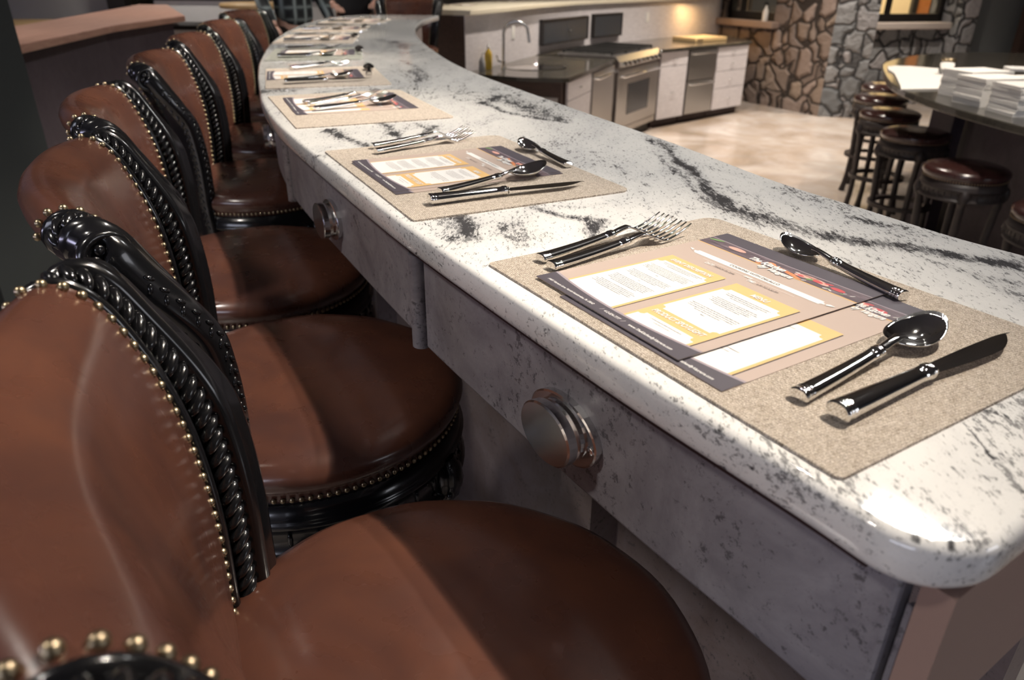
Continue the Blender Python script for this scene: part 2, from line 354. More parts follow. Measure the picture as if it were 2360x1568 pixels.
VEINS=[
( [(0.254, 1.48), (0.279, 1.381), (0.289, 1.2), (0.296, 1.081), (0.292, 0.996), (0.324, 0.956), (0.368, 0.899), (0.413, 0.861), (0.466, 0.839), (0.511, 0.807), (0.571, 0.773)] , [0.006, 0.008, 0.012, 0.018, 0.026, 0.028, 0.026, 0.022, 0.02, 0.02, 0.02] , 1.0 ),
( [(0.248, 1.344), (0.266, 1.229), (0.268, 1.105), (0.279, 1.039), (0.292, 0.996)] , [0.005, 0.006, 0.007, 0.008, 0.012] , 0.8 ),
( [(-0.077, 1.872), (-0.038, 1.963), (0.016, 1.864), (0.065, 1.732), (0.114, 1.648)] , [0.03, 0.06, 0.05, 0.045, 0.02] , 0.75 ),
( [(-0.08, 1.892), (-0.024, 1.751), (0.044, 1.687), (0.115, 1.622)] , [0.01, 0.012, 0.012, 0.01] , 1.0 ),
( [(-0.279, 1.595), (-0.246, 1.525), (-0.219, 1.461), (-0.219, 1.381), (-0.203, 1.345)] , [0.012, 0.012, 0.012, 0.012, 0.008] , 1 ),
( [(-0.372, 1.52), (-0.332, 1.456), (-0.299, 1.417), (-0.265, 1.361)] , [0.02, 0.02, 0.012, 0.01] , 1 ),
( [(-0.167, 1.575), (-0.179, 1.484), (-0.193, 1.421)] , [0.014, 0.014, 0.01] , 0.9 ),
( [(-0.206, 1.598), (-0.175, 1.528), (-0.154, 1.538)] , [0.01, 0.01, 0.01] , 0.8 ),
( [(-0.386, 1.338), (-0.335, 1.288)] , [0.008, 0.006] , 0.6 ),
( [(-0.078, 0.932), (-0.062, 0.896), (-0.051, 0.854)] , [0.03, 0.03, 0.02] , 0.95 ),
( [(-0.004, 0.907), (0.01, 0.864), (0.015, 0.84)] , [0.03, 0.04, 0.02] , 0.6 ),
( [(0.037, 0.981), (0.068, 0.946), (0.093, 0.937), (0.11, 0.924), (0.103, 0.892), (0.101, 0.858)] , [0.008, 0.01, 0.014, 0.016, 0.014, 0.01] , 1 ),
( [(0.028, 0.989), (0.057, 0.955)] , [0.01, 0.01] , 0.6 ),
( [(-0.658, 2.027), (-0.635, 2.068), (-0.593, 2.128)] , [0.04, 0.05, 0.02] , 0.8 ),
( [(-0.517, 2.012), (-0.454, 2.094), (-0.391, 2.14)] , [0.01, 0.01, 0.008] , 0.5 ),
( [(-0.552, 3.593), (-0.484, 3.383), (-0.448, 3.25)] , [0.05, 0.06, 0.04] , 0.6 ),
( [(-0.612, 3.657), (-0.508, 3.486), (-0.443, 3.428)] , [0.03, 0.03, 0.02] , 0.5 ),
( [(-0.319, 2.487), (-0.276, 2.351), (-0.284, 2.253)] , [0.03, 0.03, 0.02] , 0.7 ),
( [(-0.396, 2.797), (-0.326, 2.605), (-0.285, 2.434)] , [0.02, 0.02, 0.02] , 0.5 ),
( [(0.308, 0.982), (0.251, 0.995), (0.23, 1.011)] , [0.006, 0.006, 0.004] , 0.4 ),
( [(0.401, 1.109), (0.424, 1.062), (0.448, 1.039), (0.486, 0.997)] , [0.005, 0.005, 0.005, 0.004] , 0.6 ),
( [(0.446, 0.956), (0.47, 0.919), (0.512, 0.902), (0.546, 0.873)] , [0.012, 0.016, 0.014, 0.01] , 0.6 ),
( [(0.504, 0.92), (0.494, 0.876), (0.493, 0.852)] , [0.03, 0.04, 0.02] , 0.4 ),
( [(0.138, 1.34), (0.18, 1.182), (0.209, 1.103)] , [0.004, 0.004, 0.003] , 0.5 ),
( [(0.035, 1.006), (0.082, 0.99), (0.132, 1.008)] , [0.006, 0.006, 0.004] , 0.3 ),
( [(0.104, 2.168), (0.157, 1.904)] , [0.004, 0.004] , 0.4 ),
( [(-0.351, 1.845), (-0.228, 1.702), (-0.177, 1.677)] , [0.004, 0.004, 0.003] , 0.3 ),
( [(0.236, 0.296), (0.246, 0.292), (0.26, 0.296)] , [0.015, 0.02, 0.012] , 0.7 ),
( [(-0.255, 1.084), (-0.247, 1.065)] , [0.012, 0.012] , 1 ),
( [(0.26, 0.722), (0.268, 0.676)] , [0.004, 0.003] , 0.2 ),
( [(0.498, 0.739), (0.521, 0.692)] , [0.012, 0.01] , 0.4 ),
( [(0.473, 0.792), (0.503, 0.739), (0.539, 0.722)] , [0.012, 0.014, 0.012] , 0.35 ),
]
# ------------------------------------------------------------------ setting
def slab(name, pts, z0, z1, mat): return struct(MB().prism(pts, z0, z1).build(name, mat))
slab('floor', [(-8, -5), (10, -5), (10, 17), (-8, 17)], -.1, 0, MT['floor'])
base_in = [out_at(LO * k / 40, .36)[0] for k in range(41)]
plat = [(-8, -5), (3.2, -5), (3.2, -.5), (.98, .28)] + [(p.x + .05, p.y) for p in base_in] + [(-.78, 6.0), (-.62, 7.0), (-.25, 7.75), (.2, 8.8), (.65, 9.6), (1.6, 10.7), (2.65, 11.9), (3.1, 12.5), (3.1, 17), (-8, 17)]
slab('floor_raised', plat, 0.0, PLAT, MT['floor'])
slab('ceiling', [(-8, -5), (10, -5), (10, 17), (-8, 17)], 3.42, 3.5, MT['ceiling'])
slab('wall_left', [(-8, -5), (-7.8, -5), (-7.8, 17), (-8, 17)], 0, 3.42, MT['wallpale'])
slab('wall_front', [(-7.8, -5), (10, -5), (10, -4.8), (-7.8, -4.8)], 0, 3.42, MT['wallpale'])
slab('wall_right', [(9.8, -4.8), (10, -4.8), (10, 17), (9.8, 17)], 0, 3.42, MT['wallgrey'])
slab('wall_back', [(-7.8, 16.8), (10, 16.8), (10, 17), (-7.8, 17)], 0, 3.42, MT['wallpale'])
# fieldstone wall with two windows
def wall_seg(name, a, b, thick, z0, z1, mat, face=0):
    a = Vector((*a, 0)); b = Vector((*b, 0)); d = (b - a).normalized(); nn = Vector((-d.y, d.x, 0)) * thick
    o = MB().prism([(a.x, a.y), (b.x, b.y), (b.x + nn.x, b.y + nn.y), (a.x + nn.x, a.y + nn.y)], z0, z1).build(name, mat); return struct(o)
# warm wing (faces the kitchen)
wA, wB = (3.02, 11.98), (4.02, 10.06)
wA = Vector(wA); wB = Vector(wB); dW = (wB - wA).normalized(); LW = (wB - wA).length
def onW(t): p = wA + dW * t; return (p.x, p.y)
SILL = 1.10
wall_seg('wall_stone_warm', onW(-.1), onW(LW), .35, 0, SILL, MT['stonewarm'])
wall_seg('wall_stone_warm', onW(-.1), onW(.14), .35, SILL, 3.42, MT['stonewarm'])
wall_seg('wall_stone_warm', onW(1.14), onW(LW), .35, SILL, 3.42, MT['stonewarm'])
wall_seg('wall_stone_warm', onW(.14), onW(1.14), .35, 2.3, 3.42, MT['stonewarm'])
# cool pier and recessed wing (faces the island)
wC, wD = Vector((4.50, 9.98)), Vector((4.82, 10.95))
wall_seg('wall_stone_pier', (4.02, 10.06), (4.50, 9.94), .5, 0, 3.42, MT['stonecool'])
wall_seg('wall_stone_pier', (4.50, 9.94), (4.84, 10.95), .35, 0, 3.42, MT['stonecool'])
wE, wF = Vector((4.84, 10.95)), Vector((6.35, 11.30)); dE = (wF - wE).normalized()
def onE(t): p = wE + dE * t; return (p.x, p.y)
wall_seg('wall_stone_cool', onE(-.1), onE(1.55), .35, 0, SILL, MT['stonecool'])
wall_seg('wall_stone_cool', onE(1.22), onE(1.72), .35, SILL, 3.42, MT['stonecool'])
wall_seg('wall_stone_cool', onE(-.1), onE(1.22), .35, 2.3, 3.42, MT['stonecool'])
wall_seg('wall_stone_cool', onE(1.22), onE(1.50), -.25, 0, 3.42, MT['stonecool'])
wall_seg('wall_grey', onE(1.50), (9.8, 11.9), .3, 0, 3.42, MT['wallgrey'])
wall_seg('trim_1', (6.32, 11.07), (9.8, 11.66), .25, .0, .12, MT['white'])
def window(name, P, L, z0, z1, mull, sill, sillmat, right_panels):
    d = (Vector(P(1)) - Vector(P(0))).normalized(); ang = math.atan2(d.y, d.x)
    r = bpy.data.objects.new(name, None); C.objects.link(r); r.location = (*P(mull[0]), z0); r.rotation_euler = (0, 0, ang); struct(r)
    w = mull[-1] - mull[0]; h = z1 - z0; m = MB()
    m.box((0, .08, 0), (w, .16, .10)); m.box((0, .08, h - .08), (w, .16, h)); m.box((0, .08, 0), (.07, .16, h)); m.box((w - .07, .08, 0), (w, .16, h))
    for t in mull[1:-1]: m.box((t - mull[0] - .03, .09, 0), (t - mull[0] + .03, .15, h))
    m.build('window_frame', MT['winframe'], r)
    MB().box((.05, .115, .08), (w - .05, .121, h - .06)).build('pane', MT['glass'], r)
    MB().box((-.10, -.13, -.09), (w + .10, .20, 0)).build('window_sill', sillmat, r, bevel=.015)
    return r
window('window_1', onW, LW, SILL, 2.3, [.14, .40, 1.14], .1, MT['sill'], 1)
window('window_2', onE, 1.4, SILL, 2.3, [.06, .34, 1.22], .1, MT['sillpale'], 1)
# what is seen through the windows: a lit cream corridor with a brown door
struct(MB().box((3.0, 13.4, 0), (9.6, 13.5, 3.4)).build('wall_corridor', plain('cream_corridor_wall', (.80, .64, .40), .7)))
struct(MB().box((6.62, 13.32, 0), (7.08, 13.39, 2.2)).build('door_1', plain('rust_door', (.42, .15, .04), .5)))
struct(MB().box((6.54, 13.30, 0), (6.62, 13.40, 2.3)).box((6.83, 13.30, 0), (6.87, 13.32, 2.3)).box((7.08, 13.30, 0), (7.16, 13.40, 2.3)).box((6.54, 13.3, 2.2), (7.16, 13.4, 2.32)).build('trim_2', MT['winframe']))
tag(MB().box((3.86, 13.15, 0), (4.9, 13.38, 2.4)).build('dark_shelving', MT['darkglass']), 'dark shelving seen through the left window', 'shelf')
light('corridor_light', 'AREA', (5.2, 12.7, 3.2), (5.6, 13.3, 1.2), 130, (1, .85, .6), 1.5, .5)
# dark door at the far right
dr = MB().box((8.1, 11.1, 0), (8.2, 11.35, 3.42)).build('trim_3', MT['darkwood']); struct(dr)
dd = Vector((9.8 - 6.32, 11.66 - 11.07)).normalized()
mm = Matrix.Translation((7.02, 11.02, 0)) @ Matrix.Rotation(math.atan2(dd.y, dd.x), 4, 'Z')
struct(MB().box((0, 0, 0), (1.1, .12, 2.5), mm).build('door_2', MT['darkwood']))
# pillar and half wall on the guests' side
slab('wall_pillar', [(-2.75, 2.72), (-2.05, 2.72), (-2.05, 3.27), (-2.75, 3.27)], PLAT, 3.42, MT['pillar'])
hw = thing('half_wall_cabinet', 'long plum coloured half wall with a reddish wooden top behind the bar chairs', 'half wall', (-2.4, 4.0, PLAT))
def loc(o, pts): return [(p[0] - o.location.x, p[1] - o.location.y) for p in pts]
MB().prism(loc(hw, [(-2.22, -1.5), (-2.22, 3.4), (-2.42, 4.7), (-2.42, 5.66), (-2.55, 5.7), (-3.0, 5.7), (-3.0, -1.5)]), 0, 1.395 - PLAT - .045).build('panel', MT['plum'], hw)
MB().prism(loc(hw, [(-2.16, -1.5), (-2.16, 3.45), (-2.36, 4.7), (-2.36, 5.74), (-3.18, 7.4), (-3.45, 7.4), (-2.86, 4.6), (-2.86, -1.5)]), 1.395 - PLAT - .04, 1.395 - PLAT).build('wooden_top', MT['mahogany'], hw, bevel=.008)
# ------------------------------------------------------------------ granite bar top
def base_pt(t, w):
    return curve_at(Of, t).lerp(curve_at(If_, t), w)
def build_bar_top():
    WID = .66; INSET = .008
    def bp(sm, w): p = base_pt(sm / LO, w); return (p.x, p.y)
    def arc(r, flip_s, flip_w, q0, q1, n=14):
        out = []
        for k in range(n + 1):
            q = math.radians(q0 + (q1 - q0) * k / n); sm = r - r * math.cos(q); d = (r - r * math.sin(q)) / WID
            out.append(bp(LO - sm if flip_s else sm, 1 - d if flip_w else d))
        return out
    r0, r1 = .055, .04
    L0 = [bp(r0 + (LO - .05 - r0) * (k / 560) ** 1.2, 0) for k in range(561)]
    Lp = L0 + arc(.05, True, False, 90, 0)[1:] + [bp(LO, w) for w in np.linspace(.05 / WID, 1 - .05 / WID, 30)[1:-1]] + arc(.05, True, True, 0, 90)[:-1]
    Lp += [bp(r1 + (LO - .05 - r1) * (1 - k / 560) ** 1.2, 1) for k in range(561)] + arc(r1, False, True, 90, 0)[1:] + [bp(0, w) for w in np.linspace(1 - r1 / WID, r0 / WID, 40)[1:-1]] + arc(r0, False, False, 0, 90)[:-1]
    Lp = np.array(Lp); n = len(Lp)
    nx = np.roll(Lp, -1, 0) - np.roll(Lp, 1, 0); nx /= np.linalg.norm(nx, axis=1)[:, None] + 1e-12
    area = np.sum(Lp[:, 0] * np.roll(Lp[:, 1], -1) - np.roll(Lp[:, 0], -1) * Lp[:, 1])
    nin = np.stack([-nx[:, 1], nx[:, 0]], 1) * (1 if area > 0 else -1)
    NS, NW = 740, 66
    G = [bp(.045 + (LO - .09) * (i / (NS - 1)) ** 1.25, w) for i in range(NS) for w in np.linspace(.055, .94, NW)]
    verts = [(x, y, BAR) for x, y in G]; faces = [(i * NW + j, i * NW + j + 1, (i + 1) * NW + j + 1, (i + 1) * NW + j) for i in range(NS - 1) for j in range(NW - 1)]
    inner = [k * NW for k in range(NS)] + [(NS - 1) * NW + j for j in range(1, NW)] + [k * NW + NW - 1 for k in range(NS - 2, -1, -1)] + [j for j in range(NW - 2, 0, -1)]
    ring0 = list(range(len(verts), len(verts) + n)); verts += [(Lp[i, 0] + nin[i, 0] * INSET, Lp[i, 1] + nin[i, 1] * INSET, BAR) for i in range(n)]
    bm = bmesh.new(); tmp = {}
    for lp in (inner, ring0):
        vs = []
        for i in lp: v = bm.verts.new(verts[i]); tmp[v] = i; vs.append(v)
        for k in range(len(vs)): bm.edges.new((vs[k], vs[(k + 1) % len(vs)]))
    bmesh.ops.triangle_fill(bm, use_beauty=True, edges=bm.edges[:])
    faces += [tuple(tmp[v] for v in f.verts) for f in bm.faces if len({tmp[v] < ring0[0] for v in f.verts}) > 1 or all(tmp[v] >= ring0[0] for v in f.verts)]
    bm.free(); nflat = len(faces)
    prev = ring0
    for ins, dz in [(.0045, .0012), (.0015, .004), (0, .009), (0, .026), (.002, .031), (.006, .034), (.010, .0345)]:
        k0 = len(verts); verts += [(Lp[i, 0] + nin[i, 0] * ins, Lp[i, 1] + nin[i, 1] * ins, BAR - dz) for i in range(n)]
        cur = list(range(k0, k0 + n)); faces += [(prev[i], cur[i], cur[(i + 1) % n], prev[(i + 1) % n]) for i in range(n)]; prev = cur
    bm = bmesh.new(); vs = [bm.verts.new(verts[i]) for i in prev]; idx = {v: i for v, i in zip(vs, prev)}
    for k in range(n): bm.edges.new((vs[k], vs[(k + 1) % n]))
    bmesh.ops.triangle_fill(bm, use_beauty=True, edges=bm.edges[:]); faces += [tuple(idx[v] for v in f.verts) for f in bm.faces]; bm.free()
    me = bpy.data.meshes.new('granite_countertop'); me.from_pydata(verts, [], faces); me.update()
    nside = nflat + 7 * n
    me.polygons.foreach_set('use_smooth', [nflat <= k_ < nside for k_ in range(len(faces))]); me.materials.append(MT['granite'])
    P = np.array(verts)[:, :2]; val = np.zeros(len(P))
    rng = np.random.RandomState(3)
    # gentle wobble so that veins do not run like ruled lines
    wob = np.stack([np.sin(P[:, 1] * 31 + np.sin(P[:, 0] * 57) * 1.3) * .004 + np.sin(P[:, 1] * 83 + P[:, 0] * 61) * .002, np.sin(P[:, 0] * 37 + np.sin(P[:, 1] * 49)) * .004], 1)
    Q = P + wob
    for pts, wd, st in VEINS:
        pts = np.array(pts)
        for i in range(len(pts) - 1):
            a, b = pts[i], pts[i + 1]; d = b - a; L2 = d @ d
            t = np.clip(((Q - a) @ d) / L2, 0, 1); dist = np.linalg.norm(Q - (a + t[:, None] * d), axis=1)
            w = wd[i] + (wd[i + 1] - wd[i]) * t
            val = np.maximum(val, st * np.exp(-(dist / w) ** 2 * 1.6))
    at = me.attributes.new('vein', 'FLOAT', 'POINT'); at.data.foreach_set('value', val.astype(np.float32))
    bm_ = bmesh.new(); bm_.from_mesh(me); bmesh.ops.recalc_face_normals(bm_, faces=bm_.faces); bm_.to_mesh(me); bm_.free()
    o = bpy.data.objects.new('granite_countertop', me); C.objects.link(o)
    return tag(o, 'long curved white granite bar top with grey veins, set with placemats', 'countertop')
build_bar_top()
# ------------------------------------------------------------------ bar cabinet: base wall, drawer fronts with oval knobs
bc = thing('bar_cabinet', 'curved slate grey bar front with big oval steel knobs under the granite top', 'bar cabinet', (0, 0, 0))
def strip(name, s0, s1, inset, thick, z0, z1, mat, parent, n=None, roundend=0, bevel=0):
    n = n or max(4, int((s1 - s0) / .03)); a = []; b = []
    for k in range(n + 1):
        s = s0 + (s1 - s0) * k / n; p, t, nn = out_at(s, inset); q = out_at(s, inset + thick)[0]; a.append((p.x, p.y)); b.append((q.x, q.y))
    m = MB(); N = n + 1
    vs = [(x, y, z0) for x, y in a] + [(x, y, z1) for x, y in a] + [(x, y, z1) for x, y in b] + [(x, y, z0) for x, y in b]
    for k in range(n):
        for r in range(4): m_ = (r + 1) % 4; m.f.append((r * N + k, r * N + k + 1, m_ * N + k + 1, m_ * N + k)); m.sm.append(False)
    m.f += [(0, N, 2 * N, 3 * N), (n, 3 * N + n, 2 * N + n, N + n)]; m.sm += [False, False]; m.v = vs
    return m.build(name, mat, parent, bevel=bevel)
S_END = nearest_s(.237, .335)
seams = [S_END, nearest_s(-.148, .915), nearest_s(-.52, 1.645)]
while seams[-1] + .72 < LO - .3: seams.append(seams[-1] + .74)
AZ0, AZ1 = 1.225, 1.371
strip('base_wall', .04, LO - .05, .36, .05, PLAT, 1.37, MT['slate_dark'], bc)
strip('sub_top', .03, LO - .02, .05, .33, 1.350, 1.3733, MT['trim_brown'], bc)
strip('reveal_strip', .055, LO - .04, .012, .03, 1.3655, 1.3738, MT['trim_brown'], bc)
def knob_proto():
    r = MB(); n = 40
    # flat oval back ring with two ears, then the fat oval body (local: X along the drawer, Z up, -Y outwards)
    def oval(a, b, y, k=1): return [(a * math.cos(q), y, b * math.sin(q)) for q in [2 * math.pi * i / n for i in range(n)]]
    r.loft([oval(.043, .027, 0), oval(.043, .027, -.009), oval(.0415, .0255, -.0105)], smooth=False)
    r.loft([oval(.031, .0235, -.010), oval(.030, .0225, -.016), oval(.0325, .0245, -.024), oval(.0325, .0245, -.036), oval(.031, .023, -.038)], smooth=False)
    me = r.build('knob', MT['brushed']); s = MB()
    for sx in (-1, 1): s.ball((sx * .0365, -.0105, 0), (.0042, .002, .0042), nu=10)
    sc_ = s.build('screw', MT['steel'])
    for q_ in (me, sc_): q_.data.transform(Matrix.Diagonal((1.32, .78, 1.32, 1)))
    return me, sc_
kn, ks = knob_proto(); first = True
for i in range(len(seams) - 1):
    g0 = .006; d = strip('drawer', seams[i] + g0, seams[i + 1] - g0, .025, .022, AZ0 + (.0 if i % 2 == 0 else .004), AZ1 - .007, MT['slate'], bc, bevel=.004)
    if i > 5: continue
    sm_ = {0: nearest_s(.026, .615), 1: nearest_s(-.355, 1.30), 2: nearest_s(-.675, 2.04)}.get(i, (seams[i] + seams[i + 1]) / 2)
    p, t, nn = out_at(sm_, .025); rz = math.atan2(t.y, t.x) + math.pi
    k_ = kn if first else kn.copy(); s_ = ks if first else ks.copy()
    if not first: C.objects.link(k_); C.objects.link(s_)
    first = False
    k_.parent = d; k_.location = (p.x, p.y, 1.288); k_.rotation_euler = (0, 0, math.atan2(-nn.x, nn.y)); k_.name = 'knob'
    s_.parent = d; s_.location = k_.location; s_.rotation_euler = k_.rotation_euler
# rounded grey end stile of each drawer and the short hinge beside it
for i in range(1, len(seams) - 1):
    p, t, nn = out_at(seams[i] + .018, .028); MB().tube([(p.x, p.y, AZ0 - .008), (p.x, p.y, AZ1 - .014)], .0135, 16).build('end_stile', MT['slate'], bc)
    p, t, nn = out_at(seams[i] - .001, .034); MB().tube([(p.x, p.y, 1.25), (p.x, p.y, 1.262)], .004, 8).tube([(p.x, p.y, 1.32), (p.x, p.y, 1.332)], .004, 8).build('hinge', MT['brushed'], bc)
# corner filler and the end panel round the corner
f0, f1 = out_at(.030, .030)[0], out_at(S_END - .004, .028)[0]
fd = (f0 - f1).normalized(); fn = Vector((-fd.y, fd.x, 0))
if fn.dot(Vector((1, 0, 0))) < 0: fn = -fn
MB().prism([(f0.x, f0.y), (f1.x, f1.y), (f1.x + fn.x * .02, f1.y + fn.y * .02), (f0.x + fn.x * .02, f0.y + fn.y * .02)], AZ0, 1.345).build('corner_filler', MT['slate'], bc)
e0 = Vector((.262, .318, 0)); ed = Vector((.82, .57, 0)).normalized(); en = Vector((-ed.y, ed.x, 0)); e1_ = e0 + ed * .52
MB().prism([(e0.x, e0.y), (e1_.x, e1_.y), (e1_.x + en.x * .02, e1_.y + en.y * .02), (e0.x + en.x * .02, e0.y + en.y * .02)], AZ0, 1.371).build('end_panel', plain('warm_lit_end_panel', (.36, .24, .20), .45), bc)  # warm reflected light is put into the panel's pinkish brown colour
b0, b1 = e0 + ed * .30 + en * .1, e0 + ed * .50 + en * .1
MB().prism([(b0.x, b0.y), (b1.x, b1.y), (b1.x + en.x * .04, b1.y + en.y * .04), (b0.x + en.x * .04, b0.y + en.y * .04)], 0, 1.36).build('end_wall', MT['slate_dark'], bc)
# brackets that carry the overhang
for i in range(1, len(seams) - 1):
    p, t, nn = out_at(seams[i], .30); q, _, _ = out_at(seams[i], .37)
    a = [(p.x - t.x * .05, p.y - t.y * .05), (p.x + t.x * .05, p.y + t.y * .05), (q.x + t.x * .05, q.y + t.y * .05), (q.x - t.x * .05, q.y - t.y * .05)]
    MB().prism(a, PLAT, 1.35).build('pilaster', MT['slate_dark'], bc)
# kitchen side of the bar: pale doors
ki = [curve_at(If_, k / 40) for k in range(41)]
def inn_off(k, off):
    a = ki[max(k - 1, 0)]; b = ki[min(k + 1, 40)]; t = (b - a).normalized(); n_ = Vector((-t.y, t.x, 0)); return ki[k] + n_ * off
for k in range(1, 37, 4):
    a = [inn_off(j, .045) for j in range(k, k + 5)]; b = [inn_off(j, .065) for j in range(k, k + 5)]
    for A in (a, b): A[0] = A[0].lerp(A[1], .03); A[-1] = A[-1].lerp(A[-2], .03)
    MB().prism([(p.x, p.y) for p in a] + [(p.x, p.y) for p in b[::-1]], .1, 1.366).build('door', MT['lilac'], bc)
a = [inn_off(j, .07) for j in range(1, 38)]; b = [inn_off(j, .11) for j in range(1, 38)]
MB().prism([(p.x, p.y) for p in a] + [(p.x, p.y) for p in b[::-1]], 0, 1.366).build('carcass', MT['trim_brown'], bc)
# ------------------------------------------------------------------ bar chairs and stools (local: +Y faces the bar, Z from the floor)
PROF = [(-.150, .68), (-.152, .72), (-.154, .76), (-.152, .82), (-.150, .88), (-.152, .94), (-.159, 1.0), (-.172, 1.055), (-.190, 1.102), (-.207, 1.128), (-.225, 1.140), (-.242, 1.138), (-.253, 1.127), (-.256, 1.112), (-.248, 1.099)]
REAR = [(-.236, 1.078), (-.217, 1.03), (-.202, .97), (-.194, .91), (-.192, .85), (-.195, .79), (-.196, .73)]
def wid(z): return .150 + .050 * max(0, min(1, (z - .76) / .38)) ** .9
def sag(z): return .022 + .016 * max(0, min(1, (z - .72) / .42))
def smooth_path(P, n):
    return [(v.x, v.y) for v in resample(catmull([(a, b, 0) for a, b in P], 10), n)[0]]
def cushion_ring(z_nail, R_):
    return [(R_ - .004, z_nail - .012), (R_ + .002, z_nail - .004), (R_ + .001, z_nail + .004), (R_ + .008, z_nail + .012), (R_ + .012, z_nail + .024), (R_ + .008, z_nail + .038), (R_ - .008, z_nail + .050), (R_ - .035, z_nail + .058), (R_ * .6, z_nail + .066), (R_ * .3, z_nail + .069), (.0005, z_nail + .070)]
def apron_parts(root, zn, R_, rough=True):
    m = MB()
    m.lathe([(.02, zn - .108), (R_ - .02, zn - .108), (R_ + .006, zn - .106), (R_ + .013, zn - .100), (R_ + .008, zn - .093), (R_ + .003, zn - .090), (R_ + .004, zn - .052), (R_ + .009, zn - .048), (R_ + .012, zn - .043), (R_ + .008, zn - .038), (R_ + .006, zn - .034), (R_ + .005, zn - .012), (R_ - .01, zn - .010), (.02, zn - .010)], 72)
    m.build('seat_apron', MT['black'], root)
    f = MB()
    for k in range(40):
        q = 2 * math.pi * k / 40; e = Vector((math.cos(q), math.sin(q), 0)); t = Vector((-e.y, e.x, 0)); z3 = Vector((0, 0, 1))
        f.ball(e * (R_ + .004) + z3 * (zn - .068), (.004, .0035, .013), (t, e, z3), 6, 4); f.ball(e * (R_ + .005) + z3 * (zn - .085), (.0045, .004, .0035), (t, e, z3), 6, 4)
    f.build('fluted_carving', MT['black'], root)
def nails_ring(root, z, R_, n, r=.0042):
    m = MB()
    for k in range(n):
        q = 2 * math.pi * (k + .5) / n; e = Vector((math.cos(q), math.sin(q), 0)); t = Vector((-e.y, e.x, 0))
        m.ball(e * R_ + Vector((0, 0, z)), (r, r * .7, r), (t, e, Vector((0, 0, 1))), 8, 6)
    m.build('nailhead_trim', MT['nail'], root)
def legs(root, zt, R_, mat, ring_z, rr=.205):
    for k in range(4):
        q = math.pi / 4 + k * math.pi / 2; e = Vector((math.cos(q), math.sin(q), 0)); m = MB()
        def at(r, z): return tuple(e * r + Vector((0, 0, z)))
        s = zt / .64
        path = [(.232, .70), (.236, .685), (.238, .665), (.234, .645), (.228, .63), (.224, .615), (.223, .606), (.223, .600), (.222, .592), (.222, .585), (.221, .577), (.220, .57), (.215, .50), (.208, .38), (.206, .28), (.210, .16), (.222, .06), (.232, .0)]
        rad = [.020, .026, .028, .026, .022, .018, .021, .018, .022, .018, .021, .019, .021, .019, .018, .019, .021, .026]
        m.tube([at(a + R_ - .235, b * s) for a, b in path], rad, 12); lg = m.build('leg', mat, root)
        c = MB(); t = Vector((-e.y, e.x, 0))
        for j, (dz, dr) in enumerate(((.69, .026), (.675, .029), (.66, .03), (.645, .027))):
            for sx in (-1, 0, 1): c.ball(e * (.236 + dr * .62 + R_ - .235) + t * (sx * .010 * (1 + .3 * j)) + Vector((0, 0, dz * s)), (.006, .0045, .009), (t, e, Vector((0, 0, 1))), 6, 4)
        c.build('leaf_carving', mat, lg)
    m = MB(); n = 48
    ringp = [(rr - .022, ring_z - .012), (rr + .022, ring_z - .012), (rr + .022, ring_z + .012), (rr - .022, ring_z + .012)]
    rings = [[(r * math.cos(2 * math.pi * k / n), r * math.sin(2 * math.pi * k / n), z) for k in range(n)] for r, z in ringp + [ringp[0]]]
    m.loft(rings, cap=False, smooth=False); m.build('foot_ring', mat, root)
